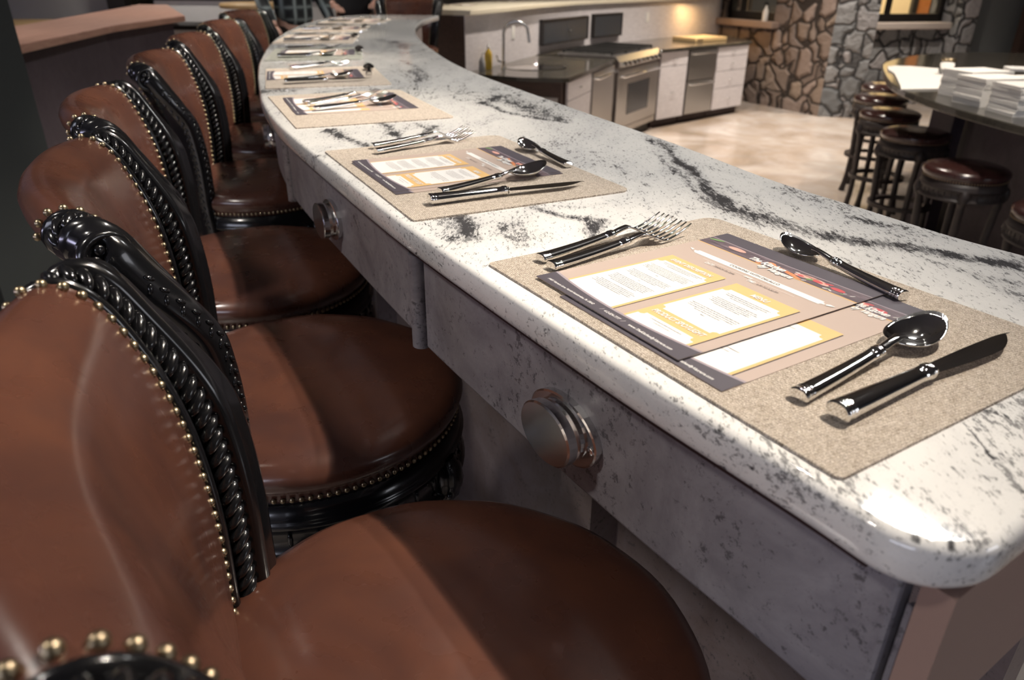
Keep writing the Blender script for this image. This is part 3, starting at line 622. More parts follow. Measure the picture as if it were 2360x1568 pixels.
def bar_chair():
    r = thing('bar_chair', '-', 'bar chair')
    ZN, RS = .746, .235
    m = MB(); n = 72; rings = []
    for rr_, z in cushion_ring(ZN, RS):
        ring = []
        for k in range(n):
            q = 2 * math.pi * k / n; x, y = rr_ * math.cos(q), rr_ * math.sin(q)
            wr = .0012 * math.sin(q * 9 + 1) * math.sin(q * 5) if .2 < rr_ < .26 and z > ZN + .01 else 0
            lim = -.150 if rr_ > .05 else -9
            if y < lim: y = lim - (lim - y) * .35
            ring.append((x * (1 + wr), y * (1 + wr), z + wr))
        rings.append(ring)
    m.loft(rings); m.build('seat_cushion', MT['leather'], r)
    nails_ring(r, ZN - .002, RS + .0035, 128)
    apron_parts(r, ZN, RS); legs(r, .64, RS, MT['black'], .27)
    # upholstered barrel back: front face, roll over the top, rear face
    P = smooth_path(PROF[1:], 44); Q = smooth_path([PROF[-1]] + REAR, 22)[1:]; full = P + Q; NU = 25; m = MB(); rings = []
    for i, (y, z) in enumerate(full):
        front = i < len(P) - 8; row = []
        for k in range(NU):
            u = -1 + 2 * k / (NU - 1); w = wid(z); s = sag(z)
            pad = .012 * (1 - u ** 4) * (1 if front else .55) * min(1, max(0, (z - .72) / .05)) if front else 0
            row.append((u * w, y - s * (1 - u * u) + pad, z + (.006 * (1 - u ** 4) if z > 1.1 else 0)))
        rings.append(row)
    m.loft(rings, close=False, cap=False)
    m.build('back_cushion', MT['leather'], r)
    # posts
    for sgn in (-1, 1):
        path = smooth_path(PROF, 60); post = MB(); rings = []
        sec = [(-.002, -.040), (-.002, -.004), (.0005, .001), (.004, .0035), (.008, .0025), (.010, -.003), (.013, -.0085), (.024, -.0105), (.035, -.007), (.037, .000), (.042, .0035), (.048, .0035), (.052, .0005), (.055, -.003), (.066, -.005), (.071, -.009), (.074, -.015), (.074, -.034), (.066, -.044), (.040, -.046), (.010, -.042)]
        frames = []
        def Adir(z_, y_):
            k_ = max(0, min(1, (z_ - .98) / .13)); k_ = k_ * k_ * (3 - 2 * k_); ps = math.radians(56 - 30 * k_); return Vector((sgn * math.cos(ps), math.sin(ps), 0))
        for i, (y, z) in enumerate(path):
            a = path[max(i - 1, 0)]; b = path[min(i + 1, len(path) - 1)]; t = Vector((0, b[0] - a[0], b[1] - a[1])).normalized(); nn = Vector((0, t.z, -t.y))
            A = Adir(z, y); nr = t.cross(A).normalized() * (-sgn)
            if nr.dot(nn) < 0: nr = -nr
            frames.append((Vector((0, y, z)), t, nn, nr, A))
        for o_, t, nn, nr, A in frames:
            w = wid(o_.z); curl = 1 if o_.y > -.220 else max(.3, 1 - (-.220 - o_.y) / .04)
            rings.append([tuple(Vector((sgn * w, o_.y, o_.z)) + A * a + nr * (b * (1 if b > 0 else curl))) for a, b in sec])
        post.loft(rings if sgn > 0 else [x[::-1] for x in rings])
        pb = post.build('back_post', MT['black'], r)
        # scroll end with rosette on the outer side
        A = Adir(1.2, 0); sc = MB(); n2 = 28; B_ = Vector((-A.y, A.x, 0)); Zv = Vector((0, 0, 1)); c0_ = Vector((sgn * wid(1.12), -.232, 1.1085))
        def circ_(x, rad): return [tuple(c0_ + A * x + B_ * (rad * math.cos(2 * math.pi * k / n2)) + Zv * (rad * math.sin(2 * math.pi * k / n2))) for k in range(n2)]
        rr2 = [circ_(.004, .001), circ_(.004, .021), circ_(.060, .021), circ_(.062, .0255), circ_(.074, .0275), circ_(.0785, .0255), circ_(.0785, .021), circ_(.0755, .0185), circ_(.0760, .001)]
        sc.loft(rr2); so = sc.build('scroll_end', MT['black'], pb)
        bm_ = bmesh.new(); bm_.from_mesh(so.data); bmesh.ops.recalc_face_normals(bm_, faces=bm_.faces); bm_.to_mesh(so.data); bm_.free()
        bm_ = bmesh.new(); bm_.from_mesh(pb.data); bmesh.ops.recalc_face_normals(bm_, faces=bm_.faces); bm_.to_mesh(pb.data); bm_.free()
        ro = MB(); cc_ = c0_ + A * .077
        for k in range(6):
            q = 2 * math.pi * k / 6; ro.ball(cc_ + B_ * (.0115 * math.cos(q)) + Zv * (.0115 * math.sin(q)), (.0035, .0058, .0058), (A, B_, Zv), 10, 6)
        ro.ball(cc_ + A * .001, .0045)
        # vine carving down the outer side
        for i in range(3, 46):
            o_, t, nn, nr, A = frames[i]; w = wid(o_.z); dd_ = .004 if i % 2 else -.004; k_ = .7 if i % 2 else -.7
            for aa, bb, n1, n2_ in ((.0745, -.024, A, nr), (.055, -.0455, nr, A)):
                ro.ball(Vector((sgn * w, o_.y, o_.z)) + A * (aa + (dd_ if bb < -.03 else 0)) + nr * (bb + (dd_ if bb > -.03 else 0)), (.0026, .0030, .0060), (n1, (n2_ + t * k_).normalized(), (t - n2_ * k_).normalized()), 6, 4)
        ro.build('rosette_carving', MT['black'], pb)
        rp = MB()
        for q_ in range(38):
            fi = 1 + 1.50 * q_; i = int(fi); u_ = fi - i; fa, fb = frames[i], frames[min(i + 1, 59)]; o_ = fa[0].lerp(fb[0], u_); nr = fa[3].lerp(fb[3], u_).normalized(); t = fa[1].lerp(fb[1], u_).normalized(); A = fa[4].lerp(fb[4], u_); w = wid(o_.z)
            d = (t * .60 + A * .80).normalized(); e = d.cross(nr).normalized(); f_ = d.cross(e).normalized()
            rp.ball(Vector((sgn * w, o_.y, o_.z)) + A * .0235 + nr * -.0030, (.0150, .0058, .0075), (d, e, f_), 8, 5)
        rp.build('rope_trim', MT['black'], pb)
        nl = MB()
        for q_ in range(37):
            fi = 4 + 1.47 * q_; i = int(fi); u_ = fi - i; (oa, ta, na, _r, _a), (ob_, tb_, nb_, _r2, _a2) = frames[i], frames[min(i + 1, 59)]; o_ = oa.lerp(ob_, u_); nn = na.lerp(nb_, u_).normalized(); w = wid(o_.z)
            nl.ball(Vector((sgn * (w - .006), o_.y - .003, o_.z)) + nn * .0022, .0045, nu=10, nv=6)
        nl.build('nailhead_trim', MT['nail'], pb); nl = MB()
        for y, z in smooth_path(REAR, 26): nl.ball((sgn * (wid(z) - .004), y - .003, z), .0042, nu=8, nv=6)
        nl.build('nailhead_trim', MT['nail'], pb)
    return r
CH = [(-.060, .468, .531), (-.324, .991, .445), (-.560, 1.505, .384), (-.774, 2.227, .214), (-.938, 2.872, .142), (-1.11, 3.62, .04), (-1.32, 4.50, -.10)]
chl = ['brown leather bar chair nearest the camera, its rolled back cut by the left edge',
       'second brown leather bar chair from the camera, black scroll arm end facing the viewer',
       'third brown leather bar chair from the camera, tucked under the second oval knob',
       'fourth brown leather bar chair from the camera, turned square to the bar',
       'fifth brown leather bar chair, half hidden by the black post in front of it',
       'sixth brown leather bar chair, its pale shining top just left of the far bar curve',
       'seventh and farthest brown leather bar chair in the row, before the people']
proto = bar_chair()
for i, (x, y, a) in enumerate(CH):
    o = proto if i == 0 else dup(proto)
    o.location = (x, y, PLAT); o.rotation_euler = (0, 0, a - math.pi / 2); tag(o, chl[i], 'bar chair', 'leather bar chairs along the bar')
dup(proto, (-.86, 6.38, PLAT), math.pi, 'brown leather bar chair at the far bar end, its back top above the stone', 'leather bar chairs along the bar')
def round_stool():
    r = thing('round_stool', '-', 'stool'); ZN, RS = .735, .200
    m = MB(); m.lathe(cushion_ring(ZN, RS), 56); m.build('seat_cushion', MT['leather_red'], r)
    nails_ring(r, ZN - .002, RS + .003, 90, .0036)
    apron_parts(r, ZN, RS); legs(r, .63, RS, MT['espresso'], .30, .175)
    return r
MT['leather_red'] = leather('leather_oxblood', (.055, .018, .015), (.032, .013, .013), .22)
st = round_stool()
SP = [(2.42, 3.93, 'backless round stool with dark red seat, largest one fully in view'), (2.62, 4.90, 'backless round stool, second from the viewer along the island'),
      (2.80, 5.66, 'backless round stool, middle of the row at the island'), (3.06, 6.40, 'backless round stool, fourth along the island, under the tip of the white board'),
      (3.42, 7.1, 'backless round stool farthest along the island, by the stone pier'), (2.42, 3.13, 'backless round stool cut off by the right edge of the picture')]
for i, (x, y, l_) in enumerate(SP):
    o = st if i == 0 else dup(st)
    o.location = (x, y, 0); o.rotation_euler = (0, 0, .35 + i * .22); tag(o, l_, 'stool', 'backless stools around the island')
for o in bpy.data.objects:
    if o.name.startswith('seat_apron') or o.name.startswith('fluted'):
        if o.parent and o.parent.name.startswith('round_stool'): o.data.materials[0] = MT['espresso']
# ------------------------------------------------------------------ placemats
ordn = ['nearest', 'second', 'third', 'fourth', 'fifth', 'sixth', 'seventh', 'farthest']
MATS = [(-.028, .765, -1.014), (-.336, 1.318, -1.093), (-.623, 1.940, -1.157), (-.800, 2.509, -1.28), (-.968, 3.19, -1.37), (-1.105, 3.87, -1.45), (-1.165, 4.56, -1.55), (-1.14, 5.24, -1.66)]
MW, MH = .452, .342
def place(o, base, u, v, z, dang):
    x, y, a = base; o.location = (x + u * math.cos(a) - v * math.sin(a), y + u * math.sin(a) + v * math.cos(a), z); o.rotation_euler = (0, 0, a + dang)
ZT = BAR
m = MB(); rr_ = .018; pts = []
for cx, cy, q0 in ((MW - .006, .006, -90), (MW - rr_, MH - rr_, 0), (rr_, MH - rr_, 90), (.006, .006, 180)):
    r_ = .006 if cy < .1 else rr_
    for k in range(6): q = math.radians(q0 + k * 18); pts.append((cx + r_ * math.cos(q), cy + r_ * math.sin(q)))
m.prism(pts, 0, .0024)
mat0 = m.build('placemat', MT['mat'])
mlab = ['beige woven placemat nearest the camera, two menu sheets and a knife on it', 'second beige woven placemat from the camera, at the middle of the stone edge', 'third beige woven placemat, forks and spoon lying across its menu',
        'fourth beige woven placemat where the bar starts to curve', 'grey green woven placemat, the only one of that colour', 'sixth woven placemat, on the bend of the bar', 'seventh woven placemat, near the far end of the bar', 'farthest woven placemat on the bar, beside the far chair']
for i, b in enumerate(MATS):
    o = mat0 if i == 0 else mat0.copy()
    if i: C.objects.link(o)
    if i == 4:
        o.data = o.data.copy(); o.data.materials[0] = MT['mat_green']
    place(o, b, 0, 0, ZT, 0); tag(o, mlab[i], 'placemat', 'placemats along the bar')
# ------------------------------------------------------------------ menu sheets
MWD, MHT = .2159, .2794
def text_mesh(body, size, cx, cy, mat_, name, parent, z, shear=0, bold=0, align='CENTER', sx=1, rot=0):
    cu = bpy.data.curves.new('lettering', 'FONT'); cu.body = body; cu.size = size; cu.align_x = align; cu.align_y = 'CENTER'; cu.shear = shear; cu.offset = bold; cu.resolution_u = 3
    ob = bpy.data.objects.new('tmp', cu); C.objects.link(ob)
    dg = bpy.context.evaluated_depsgraph_get(); dg.update(); me = bpy.data.meshes.new_from_object(ob.evaluated_get(dg))
    bpy.data.objects.remove(ob); me.transform(Matrix.Translation((cx, cy, z)) @ Matrix.Rotation(rot, 4, 'Z') @ Matrix.Diagonal((sx, 1, 1, 1)))
    me.materials.clear(); me.materials.append(mat_); me.name = name
    o = bpy.data.objects.new(name, me); C.objects.link(o); o.parent = parent; return o
def ticket(x0, y0, x1, y1, n=.006):
    return [(x0 + n, y0), (x1 - n, y0), (x1 - n, y0 + n * .6), (x1 - n * .6, y0 + n), (x1, y0 + n), (x1, y1 - n), (x1 - n * .6, y1 - n), (x1 - n, y1 - n * .6), (x1 - n, y1), (x0 + n, y1), (x0 + n, y1 - n * .6), (x0 + n * .6, y1 - n), (x0, y1 - n), (x0, y0 + n), (x0 + n * .6, y0 + n), (x0 + n, y0 + n * .6)]
def flat(pts, z):
    n = len(pts); a = sum(pts[i][0] * pts[(i + 1) % n][1] - pts[(i + 1) % n][0] * pts[i][1] for i in range(n))
    return ([(x, y, z) for x, y in (pts if a > 0 else pts[::-1])], [tuple(range(n))])
def band_y(u): k = (u / MWD - .5) * 2; return .0155 + .0095 * k * k + .004 * k * 0
def menu(second=False):
    r = thing('menu_sheet', '-', 'menu'); MB().box((0, 0, 0), (MWD, MHT, .0004)).build('sheet', MT['p_taupe'], r)
    Z = .0005
    us = [MWD * k / 24 for k in range(25)]
    sh = MB()
    for a, b, cc in ((.1065, .018, 0),): pass
    # shadow edges printed beside the gold panels
    m = MB(); m.add(*flat([(.1055, .018), (.1068, .018), (.1068, .166), (.1055, .166)], Z)); m.add(*flat([(.2012, .018), (.2028, .018), (.2028, .166), (.2012, .166)], Z)); m.build('panel_shadow_print', MT['p_black'], r)
    m = MB(); m.add(*flat([(.0228, .012), (.1055, .012), (.1055, .169), (.0228, .169)], Z)); m.add(*flat([(.1205, .012), (.2012, .012), (.2012, .168), (.1205, .168)], Z))
    m.add(*flat([(0, .2300), (MWD, .2300), (MWD, .2318), (0, .2318)], Z)); m.build('gold_panels', MT['p_gold'], r)
    m = MB(); m.add(*flat(ticket(.0262, .010, .1022, .150), Z + .0001)); m.add(*flat(ticket(.1240, .010 if second else .0592, .1978, .150), Z + .0001))
    if not second: m.add(*flat(ticket(.1240, .010, .1978, .0400), Z + .0001)); m.add(*flat(ticket(.024, .1965, .202, .2065, .0035), Z + .0001))
    m.build('white_panels', MT['p_white'], r)
    m = MB(); m.add(*flat([(0, .2318), (MWD, .2318)] + [(u, .2565 - .004 * (2 * u / MWD - 1) ** 2 * 0 - .0025 * math.cos(math.pi * (u / MWD - .5))) for u in us[::-1]], Z + .0001)); m.build('food_photo', MT['p_photo'], r)
    m = MB(); m.add(*flat([(u, .2548 - .0025 * math.cos(math.pi * (u / MWD - .5))) for u in us] + [(u, .2575 - .0025 * math.cos(math.pi * (u / MWD - .5))) for u in us[::-1]], Z + .0002))
    m.add(*flat([(u, band_y(u) - .001) for u in us] + [(u, band_y(u) + .0030) for u in us[::-1]], Z + .0002)); m.build('mauve_curves', MT['p_mauve'], r)
    m = MB(); m.add(*flat([(0, 0), (MWD, 0)] + [(u, band_y(u)) for u in us[::-1]], Z + .0003)); m.build('footer_band', MT['p_dark'], r); m = MB(); m.add(*flat([(0, MHT), (MWD, MHT)] + [(u, .2565 - .0025 * math.cos(math.pi * (u / MWD - .5))) for u in us[::-1]][::1], Z + .0003)); m.build('header_band', MT['p_dark'], r)
    # food in the photo strip
    rn = random.Random(4)
    def blobs(name, mat_, lst, z):
        m = MB()
        for x, y, a, b, q in lst:
            m.add(*flat([(x + a * math.cos(t) * math.cos(q) - b * math.sin(t) * math.sin(q), y + a * math.cos(t) * math.sin(q) + b * math.sin(t) * math.cos(q)) for t in [2 * math.pi * k / 14 for k in range(14)]], z))
        m.build(name, mat_, r)
    blobs('print_carrots', MT['p_orange'], [(.118, .2405, .020, .0016, -.12), (.128, .2375, .020, .0015, -.16), (.100, .2435, .0058, .0034, 0), (.090, .2345, .0045, .0025, 0), (.135, .2345, .014, .0012, -.2)], Z + .00025)
    blobs('print_ham', MT['p_pink'], [(.048, .2455, .013, .0042, 0), (.142, .2440, .010, .0042, .2), (.163, .2445, .012, .0040, -.2), (.150, .2475, .010, .002, 0)], Z + .00025)
    blobs('print_tomatoes', MT['p_red'], [(.160, .2435, .007, .0030, 0), (.186, .2425, .0085, .0036, 0), (.140, .2425, .004, .002, 0), (.172, .2470, .005, .0018, .3)], Z + .0003)
    blobs('print_leaves', MT['p_green'], [(.152, .2415, .0042, .0022, .5), (.012, .2500, .010, .0025, .3), (.195, .2365, .002, .001, 0), (.178, .2372, .002, .001, 0)], Z + .00035)
    blobs('print_herbs', MT['p_white'], [(.150, .2345, .003, .0008, .7), (.176, .2352, .003, .0008, .4), (.182, .2348, .0028, .0008, -.4), (.196, .2400, .002, .0006, .5), (.204, .2410, .003, .0006, .9), (.133, .2465, .003, .0009, .2)], Z + .00035)
    T = Z + .0004
    def tx(b, s, x, y, mm, nm, **k): text_mesh(b, s, x, y, mm, nm, r, T, **k)
    tx('14431 Vangura Lane, North Huntingdon, Pa 15642', .0043, .050, .0080, MT['p_white'], 'address_lettering', shear=.3, bold=.0001, sx=.88)
    tx('/', .0062, .1015, .0080, MT['p_white'], 'address_lettering', shear=.3); tx('/', .0062, .1330, .0080, MT['p_white'], 'address_lettering', shear=.3)
    tx('412-824-7777', .0050, .1172, .0080, MT['p_white'], 'address_lettering', shear=.3, bold=.0001, sx=.8)
    tx('www.TheKitchenByVangura.com', .0050, .1705, .0080, MT['p_white'], 'address_lettering', shear=.3, bold=.0001, sx=.86)
    if second:
        m = MB(); m.add(*flat([(.150, .139), (.172, .139), (.172, .1396), (.150, .1396)], T)); m.add(*flat([(.150, .060), (.178, .060), (.178, .0606), (.150, .0606)], T)); m.add(*flat([(.152, .054), (.172, .054), (.172, .0546), (.152, .0546)], T)); m.build('body_text', MT['p_grey'], r)
        text_mesh('The Kitchen', .0125, .180, .2385, MT['p_white'], 'logo_lettering', r, T + .0001, shear=.35, bold=.00045, sx=.6); text_mesh('by Vangura', .0125, .184, .2285, MT['p_white'], 'logo_lettering', r, T + .0001, shear=.35, bold=.00045, sx=.6)
        return r
    tx('EVENT DESCRIPTION', .0088, .0642, .1580, MT['p_white'], 'heading_lettering', shear=.12, bold=.00028, sx=.72)
    tx('MENU', .0100, .1608, .1570, MT['p_white'], 'heading_lettering', shear=.12, bold=.00028, sx=.75)
    tx('PRODUCT SPOTLIGHT', .0098, .1608, .0500, MT['p_white'], 'heading_lettering', shear=.12, bold=.00028, sx=.66)
    tx('COOKING WITH DELALLO', .0062, .113, .2015, MT['p_black'], 'title_lettering', sx=.9)
    tx('DATE:', .0075, .066, .1840, MT['p_white'], 'date_lettering', bold=.00014, sx=.62); tx('TIME:', .0075, .125, .1840, MT['p_white'], 'date_lettering', bold=.00014, sx=.62)
    tx('MARCH 20, 2018', .0050, .088, .1835, MT['p_black'], 'date_lettering', sx=.78); tx('6:30 TO 9:30 PM', .0050, .147, .1835, MT['p_black'], 'date_lettering', sx=.78)
    m = MB(); m.add(*flat([(.050, .1900), (.110, .1900), (.110, .1904), (.050, .1904)], T)); m.add(*flat([(.122, .1900), (.175, .1900), (.175, .1904), (.122, .1904)], T))
    for k in range(5):
        m.add(*flat([(.1105 + k * .0022, .1885), (.1120 + k * .0022, .1880), (.1125 + k * .0022, .1915), (.111 + k * .0022, .192)], T))
    m.add(*flat([(.205, .199), (.213, .2035), (.206, .2045), (.2035, .202)], T)); m.add(*flat([(.022, .2), (.014, .2045), (.021, .205)], T)); m.build('ornament', MT['p_white'], r)
    # script logo, white with a dark drop edge
    for dx, mm, zz in ((.0006, MT['p_grey'], -.00005), (0, MT['p_white'], .00003)):
        text_mesh('The Kitchen', .0125, .098 + dx, .2385 - dx, mm, 'logo_lettering', r, T + .0001 + zz, shear=.35, bold=.00045, sx=.78)
        text_mesh('by Vangura', .0125, .118 + dx, .2285 - dx, mm, 'logo_lettering', r, T + .0001 + zz, shear=.35, bold=.00045, sx=.78)
    # small print: rows of fine strokes, too small to read
    m = MB()
    def para(x0, x1, y, n, lead=.0030, jit=.006, h=.0011):
        for k in range(n):
            c = (x0 + x1) / 2; hw_ = (x1 - x0) / 2 - rn.random() * jit - (.008 if k == n - 1 else 0); x = c - hw_
            while x < c + hw_:
                w_ = .0012 + rn.random() * .0038; w2 = min(w_, c + hw_ - x)
                m.add(*flat([(x, y - k * lead), (x + w2, y - k * lead), (x + w2, y - k * lead + h * .62), (x, y - k * lead + h * .62)], T)); x += w_ + .0007
    para(.034, .096, .1445, 3); para(.056, .072, .1345, 1, h=.0009); para(.030, .098, .1300, 6); para(.050, .078, .1095, 1); para(.030, .098, .1020, 5); para(.054, .076, .0850, 1, h=.0009); para(.031, .098, .0790, 6); para(.032, .096, .0565, 5); para(.058, .070, .0400, 1)
    para(.134, .190, .1400, 3, .0036); para(.131, .192, .1240, 5, .0034); para(.131, .192, .0960, 4, .0036); para(.150, .172, .0800, 1)
    para(.130, .192, .0345, 1); para(.138, .184, .0300, 1)
    m.build('body_text', MT['p_grey'], r)
    return r
me0 = menu(); me2 = menu(True)
ML = [((.0247, .7200, -1.0216), .0046, (0, .0055, .3), 'upper menu sheet on the nearest placemat, reading EVENT DESCRIPTION and MENU'),
      ((.0247 + .053 * math.cos(-1.0216) + .0065 * math.sin(-1.0216) * -1 * -1, .7200 + .053 * math.sin(-1.0216) - .0060 * math.cos(-1.0216), -1.010), .0026, None, 'lower menu sheet on the nearest placemat, sticking out towards the knife'),
      ((-.2715, 1.2385, -1.094), .0032, None, 'upper menu sheet on the second placemat'),
      ((-.2690, 1.2250, -1.080), .0026, None, 'lower menu sheet just showing under the one on the second placemat'),
      ((-.5755, 1.9050, -1.185), .0032, None, 'upper menu sheet on the third placemat, under the forks and spoon'),
      ((-.562, 1.868, -1.175), .0026, None, 'lower menu sheet on the third placemat, sticking out on the viewer side'),
      ((-.775, 2.440, -1.285), .0026, None, 'menu sheet on the fourth placemat')]
for i in range(4, 8):
    x, y, a = MATS[i]; u, v = .085, .035
    ML.append(((x + u * math.cos(a) - v * math.sin(a), y + u * math.sin(a) + v * math.cos(a), a), .0026, None, 'menu sheet on the %s placemat' % ['grey green', 'sixth', 'seventh', 'farthest'][i - 4]))
for i, ((x, y, a), dz, tilt, l_) in enumerate(ML):
    o = me0 if i == 0 else (me2 if i == 1 else dup(me2 if 'lower' in l_ else me0))
    o.location = (x, y, ZT + dz); o.rotation_euler = (0, 0, a); tag(o, l_, 'menu', 'menu sheets on the placemats')
# ------------------------------------------------------------------ cutlery (local: handle end at x=0, tip at +x, lies on z=0)
def loft_sec(m, secs, n=18, p=2.4):
    rings = []
    for x, hw_, ht, zc in secs:
        ring = []
        for k in range(n):
            q = 2 * math.pi * k / n; c, s = math.cos(q), math.sin(q)
            ring.append((x, hw_ * math.copysign(abs(c) ** (2 / p), c), zc + ht * math.copysign(abs(s) ** (2 / p), s)))
        rings.append(ring)
    m.loft(rings)
def handle(m, L, w, t, z1, sag_=0):
    """flared end cap with two grooves, long tapering grip, ringed collar"""
    def zz(x): return t + (z1 - t) * (x / L) ** 2
    s = [(0, w * .86, t * .86), (.0012, w, t), (.0042, w, t), (.0050, w * .90, t * .88), (.0058, w * .96, t * .96), (.0075, w * .96, t * .96), (.0082, w * .90, t * .88), (.0092, w * .97, t * .97), (.0120, w * .95, t * .95)]
    for k in range(1, 9): u = k / 9; s.append((.012 + (L - .022) * u, w * (.95 - .30 * u), t * (.95 - .25 * u)))
    s += [(L - .0095, w * .66, t * .72), (L - .009, w * .74, t * .82), (L - .007, w * .74, t * .82), (L - .0065, w * .64, t * .7), (L - .0055, w * .72, t * .8), (L - .0035, w * .72, t * .8), (L - .003, w * .60, t * .66), (L, w * .55, t * .6)]
    loft_sec(m, [(x, a, b, max(zz(x), b)) for x, a, b in s])
def knife():
    r = thing('table_knife', '-', 'knife'); m = MB(); handle(m, .120, .0102, .0078, .0078); m.build('handle', MT['steel'], r)
    m = MB(); N = 26; rings = []
    for k in range(N):
        u = k / (N - 1); x = .1195 + u * .1285
        back = .0058 + .0012 * math.sin(u * 3.1) - (.0 if u < .8 else (u - .8) ** 2 * .06)
        edge = -.0055 - .0058 * math.sin(min(1, u * 1.25) * math.pi * .62) + (0 if u < .62 else ((u - .62) / .38) ** 2.1 * .0185)
        edge = min(edge, back - .0003); th = .0013 * (1 - .55 * u); zc = .0078 - .0020 * u
        c = (back + edge) / 2
        rings.append([(x, back, zc + th), (x, c, zc + th * .9), (x, edge, zc), (x, c, zc - th * .9), (x, back, zc - th)])
    m.loft(rings, smooth=False); m.build('blade', MT['steel'], r); return r
def spoon(name, L, bw):
    r = thing(name, '-', 'spoon'); HL = L * .56; m = MB(); handle(m, HL, .0086, .0054, .0105); m.build('handle', MT['steel'], r)
    m = MB(); bl = bw * 1.62; x0 = L - 2 * bl; secs = []
    for k in range(9):
        u = k / 8; x = HL + (x0 + .006 - HL) * u; secs.append((x, .0045 - .0004 * u + .002 * max(0, u - .8) * 5 * .6, .0030 - .0014 * u, .0105 + .0030 * math.sin(u * math.pi * .55) + .001 * u * u))
    loft_sec(m, secs, 12, 2)
    nr, na = 9, 36; cx = L - bl; D = bw * .50; vs = []; fs = []
    for side, dz in ((0, 0), (1, -.0012)):
        for i in range(nr + 1):
            q = i / nr
            for k in range(na):
                a = 2 * math.pi * k / na; e = q * (1 + .0 * side); bx = bl * e * math.cos(a); by = bw * e * math.sin(a) * (1 - .10 * math.cos(a))
                zr = .0015 + D + .0035 * (bx / bl) ** 2 + .0045 * bx / bl * q
                vs.append((cx + bx, by, zr - D * (1 - q * q) ** .85 * 1.0 + (dz if q < 1 or side else 0)))
    def idx(s_, i, k): return s_ * (nr + 1) * na + i * na + k % na
    for s_ in (0, 1):
        for i in range(nr):
            for k in range(na):
                f = (idx(s_, i, k), idx(s_, i + 1, k), idx(s_, i + 1, k + 1), idx(s_, i, k + 1)); fs.append(f if s_ == 0 else f[::-1])
    for k in range(na): fs.append((idx(0, nr, k), idx(1, nr, k), idx(1, nr, k + 1), idx(0, nr, k + 1)))
    m.add(vs, fs, True); m.build('bowl', MT['steel'], r); return r
def fork():
    r = thing('table_fork', '-', 'fork'); m = MB(); handle(m, .118, .0086, .0052, .0105); m.build('handle', MT['steel'], r)
    m = MB(); secs = []
    def zf(x):
        u = (x - .118) / (.212 - .118); return .0105 + .0035 * math.sin(min(u / .28, 1) * math.pi / 2) - .0115 * (math.sin(max(0, min((u - .22) / .36, 1)) * math.pi / 2)) ** 1.5 + .013 * max(0, (u - .5) / .5) ** 1.6
    for k in range(16):
        x = .1175 + .0465 * k / 15; u = k / 15; secs.append((x, .0044 if u < .45 else .0044 + .0096 * math.sin((u - .45) / .55 * math.pi / 2) ** 1.2, .0024 - .0013 * u, zf(x)))
    loft_sec(m, secs, 14, 3)
    for j in range(4):
        y = -.0117 + j * .0078; m2 = []
        for k in range(9):
            u = k / 8; x = .1625 + .0495 * u; m2.append([(x, y * (1 - .04 * u) + a * (.00185 - .0010 * u), zf(x) + b * (.0011 - .0005 * u)) for a, b in ((1, 1), (-1, 1), (-1, -1), (1, -1))])
        m.loft(m2)
    m.build('fork_head', MT['steel'], r); return r
KN, SPN, DSP, FK = knife(), spoon('soup_spoon', .205, .0215), spoon('dessert_spoon', .172, .0175), fork()
used = set()
ZM = ZT + .0026; ZP = ZT + .0041
def put(pr, x, y, a, label, cat, z=ZM, pitch=0, group=None):
    o = pr if pr.name not in used else dup(pr); used.add(pr.name)
    o.location = (x, y, z); o.rotation_euler = (0, pitch, a); tag(o, label, cat, group); return o
GF, GS, GK, GD = 'forks at the place settings', 'soup spoons at the place settings', 'knives at the place settings', 'dessert spoons across the top of the settings'
put(FK, .030, .767, .690, 'polished table fork on the nearest placemat, the one farther from the menu', 'fork', group=GF)
put(FK, .041, .744, .651, 'polished table fork on the nearest placemat, the one next to the menu', 'fork', group=GF)
put(DSP, .385, .668, 1.986, 'small spoon lying across the top of the nearest menu sheets', 'spoon', group=GD)
put(SPN, .215, .476, .639, 'large shiny soup spoon beside the knife on the nearest placemat', 'spoon', group=GS)
put(KN, .233, .449, .572, 'large table knife on the nearest placemat', 'knife', group=GK)
put(FK, -.255, 1.338, .698, 'table fork on the second placemat, the one farther from the menu', 'fork', group=GF)
put(FK, -.241, 1.296, .705, 'table fork on the second placemat, the one next to the menu', 'fork', group=GF)
put(DSP, .090, 1.206, 2.03, 'small spoon across the top of the second placemat, catching bright lamp reflections', 'spoon', group=GD)
put(SPN, -.105, 1.031, .72, 'soup spoon on the second placemat with its bowl over the menu corner', 'spoon', ZP, group=GS)
put(KN, -.115, .987, .452, 'table knife on the second placemat, along its near side', 'knife', group=GK)
put(FK, -.498, 1.812, .770, 'left one of the two forks lying across the third menu', 'fork', ZP, group=GF)
put(FK, -.479, 1.780, .690, 'right one of the two forks lying across the third menu', 'fork', ZP, group=GF)
put(SPN, -.451, 1.722, .610, 'soup spoon lying on the third menu beside the forks', 'spoon', ZP, group=GS)
put(FK, -.725, 2.517, .70, 'table fork on the fourth placemat, outer one', 'fork', group=GF)
put(FK, -.712, 2.485, .72, 'table fork on the fourth placemat, inner one', 'fork', group=GF)
put(SPN, -.648, 2.190, .60, 'soup spoon on the fourth placemat', 'spoon', ZP, group=GS)
put(KN, -.640, 2.155, .417, 'table knife on the fourth placemat', 'knife', group=GK)
put(DSP, -.440, 2.360, 1.76, 'small spoon at the head of the fourth placemat, bowl shining', 'spoon', group=GD)
